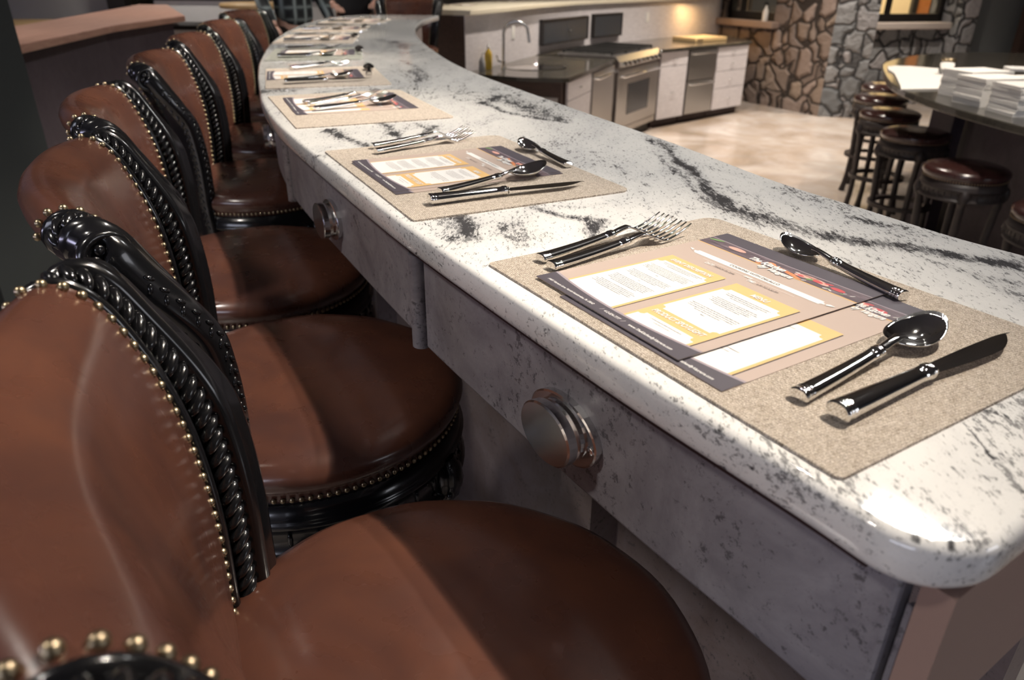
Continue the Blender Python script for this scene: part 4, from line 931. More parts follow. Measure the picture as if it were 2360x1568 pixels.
for i in range(4, 8):
    x, y, a = MATS[i]; nm = ['grey green', 'sixth', 'seventh', 'farthest'][i - 4]
    def wl(u, v): return x + u * math.cos(a) - v * math.sin(a), y + u * math.sin(a) + v * math.cos(a)
    for k, (u, v) in enumerate(((.028, .050), (.058, .045))):
        put(FK, *wl(u, v), a + math.pi / 2 + .05, 'table fork on the %s placemat, %s one' % (nm, 'outer' if k == 0 else 'inner'), 'fork', group=GF)
    put(SPN, *wl(.335, .05), a + math.pi / 2 + .12, 'soup spoon on the %s placemat' % nm, 'spoon', group=GS)
    put(KN, *wl(.372, .04), a + math.pi / 2 - .04, 'table knife on the %s placemat' % nm, 'knife', group=GK)
    put(DSP, *wl(.29, .332), a + math.pi, 'small spoon at the head of the %s placemat' % nm, 'spoon', group=GD)
# ------------------------------------------------------------------ back bar: pale wall with stone ledge
WL = [(-.42, 6.80), (-.25, 7.18), (-.1, 7.5), (.1, 8.0), (.35, 8.6), (.8, 9.35), (1.75, 10.45), (2.78, 11.6), (3.05, 11.92)]
wl = [(v.x, v.y) for v in resample(catmull(WL, 6), 40)[0]]
def off_poly(P, d):
    out = []
    for i in range(len(P)):
        a = Vector(P[max(i - 1, 0)]); b = Vector(P[min(i + 1, len(P) - 1)]); t = (b - a).normalized(); out.append((P[i][0] - t.y * d, P[i][1] + t.x * d))
    return out
struct(MB().prism(wl + off_poly(wl, .12)[::-1], 0, 1.352).build('wall_kitchen', MT['lilac']))
lg = MB().prism(off_poly(wl, -.05) + off_poly(wl, .72)[::-1], 1.353, 1.395).build('ledge_counter', MT['cream'], bevel=.006)
tag(lg, 'cream stone ledge running along the top of the pale kitchen wall', 'ledge')
ep = MB().prism([(-.43, 6.80), (-.40, 6.86), (-1.02, 7.16), (-1.05, 7.10)], 0, 1.35).build('wall_end_panel', MT['darkwood']); struct(ep)
def wall_frame(i):
    a, b = Vector(wl[i]), Vector(wl[i + 1]); t = (b - a).normalized(); return a, t
def on_wall(x):
    """point of the wall with this world x, its direction"""
    for i in range(len(wl) - 1):
        if wl[i][0] <= x <= wl[i + 1][0]:
            a, b = Vector(wl[i]), Vector(wl[i + 1]); return a.lerp(b, (x - wl[i][0]) / (wl[i + 1][0] - wl[i][0])), (b - a).normalized()
def hatch(name, x0, x1, z0, z1, label, knob=False, split=False):
    a, _ = on_wall(x0); b, _ = on_wall(x1); d = b - a; L = d.length
    r = thing(name, label, 'wall cabinet', (a.x, a.y, z0), math.atan2(d.y, d.x)); h = z1 - z0
    MB().box((0, -.05, 0), (L, .0, .014)).box((0, -.05, h - .014), (L, .0, h)).box((0, -.05, 0), (.014, 0, h)).box((L - .014, -.05, 0), (L, 0, h)).build('frame', MT['winframe'], r)
    if split:
        MB().box((.014, -.042, .014), (L * .5 - .002, -.028, h - .014)).build('door', MT['darkglass'], r)
        d2 = MB().box((L * .5 + .002, -.042, .014), (L - .014, -.028, h - .014)).build('door', MT['darkglass'], r)
        MB().tube([(L * .55, -.042, h * .5), (L * .55, -.06, h * .5)], .010, 12).ball((L * .55, -.062, h * .5), .014).build('knob', MT['steel'], d2)
    else: MB().box((.014, -.042, .014), (L - .014, -.028, h - .014)).build('door', MT['darkglass'], r)
    return r
hatch('wall_cabinet', .26, .825, .985, 1.235, 'dark grey two door wall cabinet left above the cooktop', split=True)
hatch('wall_cabinet', .905, 1.30, .985, 1.245, 'dark grey single door wall cabinet right above the cooktop')
for x, z, l_ in ((-.016, 1.165, 'pale wall outlet behind the tall faucet'), (1.72, 1.17, 'pale wall outlet between the dark cabinet and the warm corner')):
    a, d = on_wall(x); r = thing('wall_outlet', l_, 'outlet', (a.x, a.y, z), math.atan2(d.y, d.x))
    MB().box((-.04, -.006, -.06), (.04, 0, .06)).build('cover_plate', MT['white'], r, bevel=.002)
    MB().box((-.017, -.009, -.035), (.017, -.005, .035)).build('socket', MT['offwhite'], r)
# ------------------------------------------------------------------ kitchen run
KC = .90
K0, K1, K2, K3 = Vector((.43, 6.46)), Vector((1.06, 8.05)), Vector((1.68, 9.08)), Vector((3.05, 10.28))
def strip_poly(front, back): return front + back[::-1]
sx_ = 0.21; sy_ = 7.18; ra, rb = .27, .20; sa = math.atan2(.94, .35)
top = thing('kitchen_counter', 'dark speckled granite counter around the round sink', 'countertop', (0, 0, 0))
wlo = off_poly(wl, -.012)
cc = bmesh.new()
def poly_with_hole(outer, hole, z0, z1, name, mat_, parent):
    bm = bmesh.new(); edges = []
    for lp in (outer, hole):
        vs = [bm.verts.new((x, y, z1)) for x, y in lp]; edges += [bm.edges.new((vs[i], vs[(i + 1) % len(vs)])) for i in range(len(vs))]
    bmesh.ops.triangle_fill(bm, use_beauty=True, edges=edges)
    ret = bmesh.ops.extrude_face_region(bm, geom=bm.faces[:]); bmesh.ops.translate(bm, vec=(0, 0, z0 - z1), verts=[v for v in ret['geom'] if isinstance(v, bmesh.types.BMVert)])
    bmesh.ops.recalc_face_normals(bm, faces=bm.faces); me = bpy.data.meshes.new(name); bm.to_mesh(me); bm.free(); me.materials.append(mat_)
    o = bpy.data.objects.new(name, me); C.objects.link(o); o.parent = parent; return o
def near_wall_idx(x): return min(range(len(wlo)), key=lambda i: abs(wlo[i][0] - x))
i1 = near_wall_idx(.20)
outerA = [(-.36, 6.70), (.02, 6.50), (.16, 6.465), (.41, 6.44), (.46, 6.47), (1.02, 7.95)] + [wlo[i] for i in range(i1, -1, -1)]
hole = [(sx_ + ra * math.cos(q) * math.cos(.3) - rb * math.sin(q) * math.sin(.3), sy_ + ra * math.cos(q) * math.sin(.3) + rb * math.sin(q) * math.cos(.3)) for q in [2 * math.pi * k / 36 for k in range(36)]]
poly_with_hole(outerA, hole, KC - .035, KC, 'stone_top', MT['dark_granite'], top)
i2 = near_wall_idx(1.30)
outerB = [(1.70, 9.05), (2.0, 9.33), (3.05, 10.26), (3.10, 10.32), (3.02, 11.3)] + [wlo[i] for i in range(len(wlo) - 3, i2 - 1, -1)]
MB().prism([(.2, 8.32), (.43, 8.44), (1.05, 9.47), (1.27, 9.86)] + [wlo[i] for i in range(i2, i1 - 1, -1)], KC - .035, KC).build('stone_top', MT['dark_granite'], top)
tr = thing('kitchen_counter', 'dark speckled granite counter right of the range, under the cutting board', 'countertop', (0, 0, 0)); MB().prism(outerB, KC - .035, KC).build('stone_top', MT['dark_granite'], tr, bevel=.004)
sk = thing('sink', 'round stainless steel sink set into the dark counter', 'sink', (sx_, sy_, KC), .3)
m = MB(); n = 40; prof = [(1.07, .003), (1.05, .006), (1.0, .004), (.985, -.004), (.96, -.10), (.85, -.14), (.3, -.15), (.05, -.152)]
m.loft([[(ra * k * math.cos(2 * math.pi * j / n), rb * k * math.sin(2 * math.pi * j / n), z) for j in range(n)] for k, z in prof]); m.build('basin', MT['steel'], sk)
MB().lathe([(.03, -.150), (.026, -.146), (.001, -.148)], 20).build('drain', MT['brushed'], sk)
fx, fy = -.10, 7.13; fa = thing('faucet', 'tall arched brushed steel faucet at the sink', 'faucet', (fx, fy, KC), math.atan2(.02, 1) - .15)
arc = [(0, 0, .0), (0, 0, .15), (0, 0, .28)] + [(.115 - .115 * math.cos(q), 0, .28 + .115 * math.sin(q)) for q in [math.pi * k / 12 for k in range(1, 11)]] + [(.236, 0, .22)]
MB().tube(arc, .0135, 14).build('spout', MT['brushed'], fa)
MB().lathe([(.026, 0), (.026, .012), (.019, .018), (.019, .06), (.015, .065)], 24).build('base', MT['brushed'], fa)
MB().tube([(.0, 0, .05), (-.045, 0, .06), (-.062, 0, .10)], [.010, .009, .006], 10).ball((-.062, 0, .10), .010).build('handle', MT['steel'], fa)
bo = thing('dish_soap_bottle', 'yellow dish soap bottle standing against the pale wall', 'bottle', (-.232, 7.02, KC))
MB().lathe([(.030, 0), (.034, .01), (.034, .12), (.026, .15), (.012, .17), (.010, .18)], 24).build('bottle_body', plain('yellow_soap', (.60, .40, .05), .25), bo)
MB().lathe([(.012, .18), (.012, .20), (.006, .203), (.006, .22)], 16).build('cap', MT['white'], bo)
bo = thing('hand_soap_bottle', 'grey translucent soap bottle left of the yellow one', 'bottle', (-.285, 6.90, KC))
MB().lathe([(.028, 0), (.031, .01), (.028, .08), (.014, .11), (.008, .12)], 24).build('bottle_body', plain('grey_soap', (.42, .42, .43), .3), bo)
MB().tube([(0, 0, .12), (0, 0, .145), (.03, 0, .147)], .004, 8).build('pump', MT['brushed'], bo)
def unit(name, label, cat, a, b, depth, group=None):
    a = Vector(a); b = Vector(b); d = b - a; r = thing(name, label, cat, (a.x, a.y, 0), math.atan2(d.y, d.x), group); return r, d.length
def cab_body(r, L, D, mat_, toe=.10, h=KC - .038):
    MB().box((.0, .02, toe), (L, D, h)).build('carcass', MT['darkwood'], r); MB().box((.0, .08, 0), (L, D, toe)).build('toe_kick', MT['trim_brown'], r)
def front(r, x0, x1, z0, z1, mat_, name='drawer', pull=True, pm=None):
    f = MB().box((x0 + .003, -.0, z0 + .003), (x1 - .003, .02, z1 - .003)).build(name, mat_, r, bevel=.0015)
    if pull: MB().tube([((x0 + x1) / 2 - .018, -.0, (z0 + z1) / 2), ((x0 + x1) / 2 - .018, -.018, (z0 + z1) / 2), ((x0 + x1) / 2 + .018, -.018, (z0 + z1) / 2), ((x0 + x1) / 2 + .018, 0, (z0 + z1) / 2)], .005, 8).build('pull', MT['steel_dull'], f)
    return f
def lerp(a, b, t): return (a.x + (b.x - a.x) * t, a.y + (b.y - a.y) * t)
# end of the run, facing the viewer: dark frame and a steel undercounter fridge
r, L = unit('undercounter_fridge', 'steel undercounter fridge in a dark frame below the sink, facing the bar', 'fridge', (-.30, 6.72), (.40, 6.47), .5)
MB().box((0, .03, .0), (L - .14, .16, KC - .037)).build('housing', MT['darkwood'], r)
MB().box((0, .0, .74), (L, .03, KC - .037)).box((0, 0, 0), (.03, .03, .74)).box((L - .03, 0, 0), (L, .03, .74)).build('face_frame', MT['darkwood'], r)
f = MB().box((.035, .005, .10), (L - .035, .03, .735)).build('door', MT['steel_dull'], r); MB().tube([(.08, .005, .66), (.08, -.03, .66), (.5, -.03, .66), (.5, .005, .66)], .008, 10).build('handle', MT['steel'], f)
# pale cabinet left of the dishwasher
r, L = unit('base_cabinet', 'pale base cabinet between the sink end and the dark dishwasher', 'cabinet', lerp(K0, K1, .045), lerp(K0, K1, .46), .5)
cab_body(r, L, .14, MT['lilac']); front(r, 0, L, .70, KC - .04, MT['lilac']); front(r, 0, L, .10, .70, MT['lilac'], 'door')
r, L = unit('dishwasher', 'dark steel dishwasher with a bar handle left of the range', 'dishwasher', lerp(K0, K1, .47), lerp(K0, K1, .93), .5)
MB().box((0, .02, .0), (L, .14, KC - .037)).build('housing', MT['darkwood'], r); f = MB().box((.01, -.01, .10), (L - .01, .02, KC - .05)).build('door', MT['steel_dull'], r, bevel=.004)
MB().tube([(.06, -.01, .80), (.06, -.055, .80), (L - .06, -.055, .80), (L - .06, -.01, .80)], .011, 12).build('handle', MT['steel'], f)
# range
r, L = unit('range', 'wide professional steel range with a row of knobs and a glass oven door', 'range', K1, K2, .7)
MB().box((.01, .02, .10), (L - .01, .62, .895)).build('body', MT['steel_dull'], r); MB().box((.04, .06, 0), (L - .04, .60, .10)).build('toe_kick', MT['black_iron'], r)
m = MB(); m.add([(0, -.02, .80), (L, -.02, .80), (L, -.02, .86), (0, -.02, .86), (0, .03, .915), (L, .03, .915), (L, .05, .80), (0, .05, .80)], [(0, 1, 2, 3), (3, 2, 5, 4), (0, 7, 6, 1), (0, 3, 4, 7), (1, 6, 5, 2), (4, 5, 6, 7)]); cpn = m.build('control_panel', MT['steel_dull'], r)
for k in range(9):
    x = .12 + (L - .24) * k / 8 + (.0 if k < 4 else .02); MB().tube([(x, -.018, .83), (x, -.05, .83)], .022, 16).build('knob', MT['steel'], cpn)
MB().box((0, .03, .895), (L, .70, .918)).build('cooktop', MT['steel_dull'], r, bevel=.004)
for k in range(3):
    g_ = MB(); x0 = .05 + k * (L - .1) / 3; x1 = x0 + (L - .1) / 3 - .012
    for j in range(6): x = x0 + (x1 - x0) * j / 5; g_.box((x - .006, .08, .935), (x + .006, .66, .950))
    for j in range(5): y = .08 + .58 * j / 4; g_.box((x0, y - .006, .93), (x1, y + .006, .948))
    for j in (0, 5):
        for y in (.09, .65): x = x0 + (x1 - x0) * j / 5; g_.box((x - .008, y - .01, .918), (x + .008, y + .01, .935))
    for y in (.22, .52): g_.lathe([(.05, .918), (.05, .928), (.03, .934), (.001, .934)], 20, ((x0 + x1) / 2, y))
    g_.build('grate', MT['black_iron'], r)
dr_ = MB().box((.02, -.012, .18), (L - .02, .02, .775)).build('oven_door', MT['steel_dull'], r, bevel=.004)
MB().box((.30, -.016, .30), (L - .30, -.011, .62)).build('oven_window', MT['darkglass'], dr_); MB().tube([(.10, -.012, .715), (.10, -.06, .715), (L - .10, -.06, .715), (L - .10, -.012, .715)], .013, 12).build('handle', MT['steel'], dr_)
MB().box((.02, -.005, .11), (L - .02, .02, .17)).build('kick_panel', MT['steel_dull'], r)
# right of the range
r, L = unit('base_cabinet', 'pale base cabinet with one drawer right of the range', 'cabinet', lerp(K2, K3, .02), lerp(K2, K3, .30), .5)
cab_body(r, L, .6, MT['lilac']); front(r, 0, L, .70, KC - .04, MT['lilac']); front(r, 0, L, .10, .70, MT['lilac'], 'door')
r, L = unit('drawer_dishwasher', 'steel two drawer dishwasher between the pale cabinets', 'dishwasher', lerp(K2, K3, .31), lerp(K2, K3, .62), .5)
MB().box((0, .02, .10), (L, .6, KC - .037)).build('housing', MT['darkwood'], r); MB().box((0, .08, 0), (L, .6, .10)).build('toe_kick', MT['trim_brown'], r)
for z0, z1 in ((.11, .50), (.51, .855)):
    f = MB().box((.008, -.008, z0), (L - .008, .02, z1)).build('drawer', MT['steel_dull'], r, bevel=.003); MB().tube([(.05, -.008, z1 - .04), (.05, -.045, z1 - .04), (L - .05, -.045, z1 - .04), (L - .05, -.008, z1 - .04)], .009, 10).build('handle', MT['steel'], f)
r, L = unit('drawer_cabinet', 'pale four drawer cabinet at the right end of the kitchen run', 'cabinet', lerp(K2, K3, .63), lerp(K2, K3, 1.0), .5)
cab_body(r, L, .62, MT['lilac'])
for z0, z1 in ((.10, .36), (.36, .57), (.57, .745), (.745, .862)): front(r, 0, L, z0, z1, MT['lilac'])
cb = thing('cutting_board', 'thick pale wooden cutting board on the counter under the warm light', 'cutting board', (2.42, 10.38, KC + .001), .62)
MB().box((-.30, -.2, 0), (.30, .2, .045)).build('board', plain('maple', (.72, .50, .24), .4), cb, bevel=.006)
MB().box((-.26, -.203, .016), (-.16, -.199, .028)).build('finger_groove', MT['darkwood'], cb)
light('undershelf_lamp', 'AREA', (2.55, 11.0, 1.34), (2.6, 10.9, .5), 5, (1, .58, .22), .5, .1)
# settings on the ledge: menus and spoons seen as blurred specks
for k, x in enumerate((-.12, .30, .72)):
    a, d = on_wall(x); p = (a.x - d.y * .38, a.y + d.x * .38); ang = math.atan2(d.y, d.x)
    put(SPN, p[0] - d.x * .05, p[1] - d.y * .05, ang + 1.5, 'spoon on the cream ledge, %s from the left' % ['first', 'second', 'third'][k], 'spoon', z=1.396, group='spoons on the kitchen ledge')
    o = dup(me0, (p[0] + d.x * .1, p[1] + d.y * .1, 1.396), ang + .1); tag(o, 'menu sheet on the cream ledge, %s from the left' % ['first', 'second', 'third'][k], 'menu', 'menu sheets on the kitchen ledge')
# white lotion bottle on the sill of the first window
p = onW(1.02); sb = thing('spray_bottle', 'white spray bottle standing on the brown stone window sill', 'bottle', (p[0] - .06, p[1] - .06, SILL))
MB().lathe([(.035, 0), (.038, .01), (.038, .12), (.022, .16), (.013, .18), (.013, .20)], 24).build('bottle_body', MT['white'], sb); MB().box((-.03, -.012, .20), (.02, .012, .235)).build('sprayer', MT['winframe'], sb)
# ------------------------------------------------------------------ island
IZ = 1.067
ITOP = [(2.60, 2.6), (2.42, 3.2), (2.34, 3.75), (2.32, 4.25), (2.38, 4.77), (2.52, 5.25), (2.83, 6.02), (3.06, 6.38), (3.48, 6.83), (3.99, 7.12), (4.6, 7.1), (5.4, 6.8), (5.9, 6.2), (6.0, 4.4), (5.6, 2.6)]
it = [(v.x, v.y) for v in resample(catmull(ITOP + [ITOP[0]], 6), 90)[0]][:-1]
isl = thing('island_counter', 'curved island with a dark polished granite top and plum base', 'island', (4.1, 4.9, 0))
def isc(P, k, cx=4.1, cy=4.9): return [((x - cx) * k, (y - cy) * k) for x, y in P]
MB().prism(isc(it, 1), IZ - .04, IZ).build('stone_top', MT['dark_granite'], isl, bevel=.006)
MB().prism(isc(it, .66), 0, IZ - .04).build('base', MT['plum'], isl)
MB().prism([(-1.20, .10), (-1.12, .10), (-1.10, .42), (-1.18, .42)], 0, IZ - .04).build('corner_post', MT['plum'], isl)
bd = thing('white_board', 'long white board with a rounded end lying on the island', 'board', (2.85, 5.2, IZ + .001))
bp = [(2.335, 4.66), (2.40, 4.80), (2.66, 5.45), (2.72, 5.68), (2.80, 5.86), (2.88, 5.92), (2.98, 5.90), (3.30, 5.62), (3.02, 5.05), (2.70, 4.72)]
MB().prism([(x - 2.85, y - 5.2) for x, y in bp], 0, .008).build('board', MT['offwhite'], bd)
for k, (x, y, a, n_, hh) in enumerate(((2.66, 4.47, .25, 9, .0), (2.58, 4.17, .15, 9, 0), (2.60, 3.87, .08, 9, 0), (2.98, 4.42, .2, 7, 0), (2.93, 4.10, .1, 7, 0))):
    for j in range(n_):
        nm = ['left front', 'middle front', 'right front', 'left rear', 'right rear'][k]
        if k == 0 and j == 0:
            bk0 = thing('booklet', '-', 'booklet'); m = MB()
            for q in range(5): m.box((-.14 + .0007 * (q % 2), -.108, .0012 + q * .0026), (.14, .108, .0012 + q * .0026 + .0022))
            m.build('pages', MT['offwhite'], bk0); MB().box((-.1402, -.1084, 0), (.1406, .1084, .0011)).box((-.1402, -.1084, .0144), (.1406, .1084, .0156)).box((.1392, -.1084, 0), (.1408, .1084, .0156)).build('cover', MT['offwhite'], bk0); o = bk0
        else: o = dup(bk0)
        o.location = (x + R.uniform(-.004, .004), y + R.uniform(-.004, .004), IZ + .001 + j * .0158); o.rotation_euler = (0, 0, a + R.uniform(-.03, .03))
        pos = 'topmost' if j == n_ - 1 else ('bottom' if j == 0 else None)
        tag(o, ('white booklet, %s of the %s stack on the island' % (pos, nm)) if pos else 'white booklet inside the %s stack on the island' % nm, 'booklet', 'booklets in the %s stack' % nm if not pos else 'booklets stacked on the island')
gb = thing('glass_bowl', 'large glass mixing bowl at the right edge, standing on the island', 'bowl', (3.70, 5.28, IZ + .001))
MB().lathe([(.001, .004), (.07, .004), (.13, .05), (.175, .12), (.19, .165), (.196, .165), (.182, .115), (.135, .043), (.075, 0), (.001, 0)], 48, cap=False).build('bowl_glass', MT['glass'], gb)
MB().lathe([(.001, .012), (.07, .012), (.12, .055), (.140, .085), (.10, .09), (.001, .095)], 36).build('contents', plain('mixed_food', (.62, .38, .22), .6), gb)
jr = thing('glass_jar', 'small glass jar with a brass rim on the white board', 'jar', (3.00, 5.42, IZ + .010))
MB().lathe([(.001, 0), (.045, 0), (.05, .02), (.05, .075), (.042, .085), (.038, .085), (.045, .07), (.045, .02), (.001, .006)], 28, cap=False).build('jar_glass', MT['glass'], jr); MB().lathe([(.044, .085), (.046, .09), (.046, .100), (.001, .101)], 28).build('lid', MT['nail'], jr)
wb = thing('display_stand', 'white open box stand between the jar and the glass bowl', 'stand', (3.36, 4.93, IZ + .001), -.35)
MB().box((-.22, -.09, .0), (-.19, .09, .085)).box((-.22, -.09, .085), (.25, .09, .10)).box((.22, -.09, 0), (.25, .09, .085)).build('frame', MT['white'], wb); MB().box((-.08, -.07, 0), (.20, .07, .05)).build('tray', plain('peach_tray', (.72, .46, .28), .5), wb)
bn = thing('domed_bin', 'rounded beige steel bin lid just behind the bar at the right edge', 'bin', (1.02, 1.22, 0))
MB().lathe([(.001, 0), (.17, 0), (.175, .02), (.175, .98), (.17, 1.0)], 48).build('body', MT['brushed'], bn); MB().lathe([(.178, 1.0), (.178, 1.02), (.165, 1.09), (.12, 1.145), (.06, 1.165), (.001, 1.17)], 48).build('lid', plain('beige_lid', (.50, .46, .42), .3), bn)
# ------------------------------------------------------------------ guests' side background
tb = thing('dining_table', 'honey coloured wooden table beyond the half wall on the left', 'table', (-4.6, 7.2, PLAT))
MB().box((-.9, -1.6, .80), (.9, 1.6, .84)).build('tabletop', MT['oak'], tb, bevel=.006)
for sx in (-.8, .8):
    for sy in (-1.5, 1.5): MB().box((sx - .04, sy - .04, 0), (sx + .04, sy + .04, .80)).build('leg', MT['oak'], tb)
def wchair(x, y, a, label):
    r = thing('wooden_chair', label, 'chair', (x, y, PLAT), a)
    MB().box((-.22, -.22, .60), (.22, .22, .64)).build('seat', MT['oak'], r, bevel=.01)
    for sx in (-.2, .2):
        MB().box((sx - .02, .18, 0), (sx + .02, .22, 1.16)).build('leg', MT['oak'], r); MB().box((sx - .02, -.21, 0), (sx + .02, -.17, .60)).build('leg', MT['oak'], r)
    MB().box((-.20, .185, 1.06), (.20, .215, 1.17)).box((-.20, .19, .82), (.20, .21, .88)).build('backrest', MT['oak'], r, bevel=.006)
wchair(-3.70, 5.25, .3, 'brown wooden chair with an open back beyond the half wall at top left')
def shelf_unit(x, y, a, w, label, n_):
    r = thing('display_case', label, 'display case', (x, y, PLAT), a)
    MB().box((0, 0, 0), (w, .5, 1.02)).build('cabinet_body', MT['white'], r); MB().box((-.02, -.02, 1.02), (w + .02, .52, 1.05)).build('dark_edge', MT['winframe'], r)
    MB().box((0, .45, 1.05), (w, .5, 1.7)).build('back_panel', MT['white'], r)
    for z in (1.22, 1.40): MB().box((0, .1, z), (w, .46, z + .012)).build('shelf', MT['white'], r)
    for k in range(n_ + 1): MB().box((w * k / n_ - .012, .08, 1.05), (w * k / n_ + .012, .46, 1.7)).build('divider', MT['steel_dull'] if k % 2 else MT['oak'], r)
    return r
shelf_unit(-4.15, 9.3, -.04, 2.1, 'white display case of small compartments behind the half wall', 5)
fr = MB().box((-4.62, 9.15, PLAT), (-4.42, 9.3, 3.3)).build('trim_4', MT['winframe']); struct(fr)
struct(MB().box((-7.8, 9.4, PLAT), (-4.55, 9.5, 3.42)).build('wall_left_far', MT['wallpale']))
for k, (x, y, c_, l_) in enumerate(((-3.6, 9.5, (.75, .62, .15), 'yellow box on the white display case'), (-3.0, 9.5, (.62, .16, .10), 'red box on the white display case'), (-2.75, 9.5, (.30, .36, .42), 'blue grey box on the white display case'))):
    tag(MB().box((x, y - .05, PLAT + 1.051), (x + .10, y + .06, PLAT + 1.17)).build('carton', plain('carton_%s' % l_.split()[0], c_, .6)), l_, 'box')
wp = thing('white_cabinet', 'plain white low cabinet between the half wall and the bar chairs', 'cabinet', (-2.9, 6.3, PLAT)); MB().box((0, 0, 0), (.75, .45, .92)).build('body', MT['white'], wp, bevel=.006); MB().box((-.01, -.01, .92), (.76, .46, .95)).build('top', MT['winframe'], wp)
sd = thing('side_table', 'small honey wood table behind the farthest bar chairs', 'table', (-2.55, 8.2, PLAT)); MB().lathe([(.001, 1.00), (.42, 1.00), (.43, 1.02), (.42, 1.045), (.001, 1.045)], 40).build('tabletop', MT['oak'], sd); MB().lathe([(.22, 0), (.22, .03), (.05, .06), (.05, 1.0)], 24).build('pedestal', MT['darkwood'], sd)
# ------------------------------------------------------------------ people beyond the bar
SKIN = plain('skin', (.60, .36, .28), .5)
def plaid():
    n = NT('plaid_shirt'); n.set(Roughness=.85); c = n.coords((1, 1, 1))
    a = n.n('ShaderNodeTexWave', bands_direction='X'); b = n.n('ShaderNodeTexWave', bands_direction='Z')
    for w in (a, b): w.inputs['Scale'].default_value = 3.6; w.inputs['Distortion'].default_value = 1.2; n.l(c, w.inputs[0])
    f = n.math('MAXIMUM', a.outputs['Fac'], n.math('MULTIPLY', b.outputs['Fac'], .9))
    n.col(n.ramp(f, [(.35, (.012, .014, .016)), (.75, (.05, .06, .062)), (.98, (.26, .31, .31))])); return n.m
def skin_mesh(name, joints, bones, mat_, parent, sub=2, root=0):
    me = bpy.data.meshes.new(name); me.from_pydata([j[:3] for j in joints], bones, []); me.materials.append(mat_)
    o = bpy.data.objects.new(name, me); C.objects.link(o); o.parent = parent
    sk_ = o.modifiers.new('skin', 'SKIN'); me.skin_vertices or None
    if not me.skin_vertices: me.attributes.new('skin', 'FLOAT', 'POINT')
    sv = me.skin_vertices[0].data
    for i, j in enumerate(joints):
        rr = j[3]; sv[i].radius = rr if isinstance(rr, tuple) else (rr, rr)
    sv[root].use_root = True; sk_.use_smooth_shade = True
    s2 = o.modifiers.new('sub', 'SUBSURF'); s2.levels = sub; s2.render_levels = sub
    return o
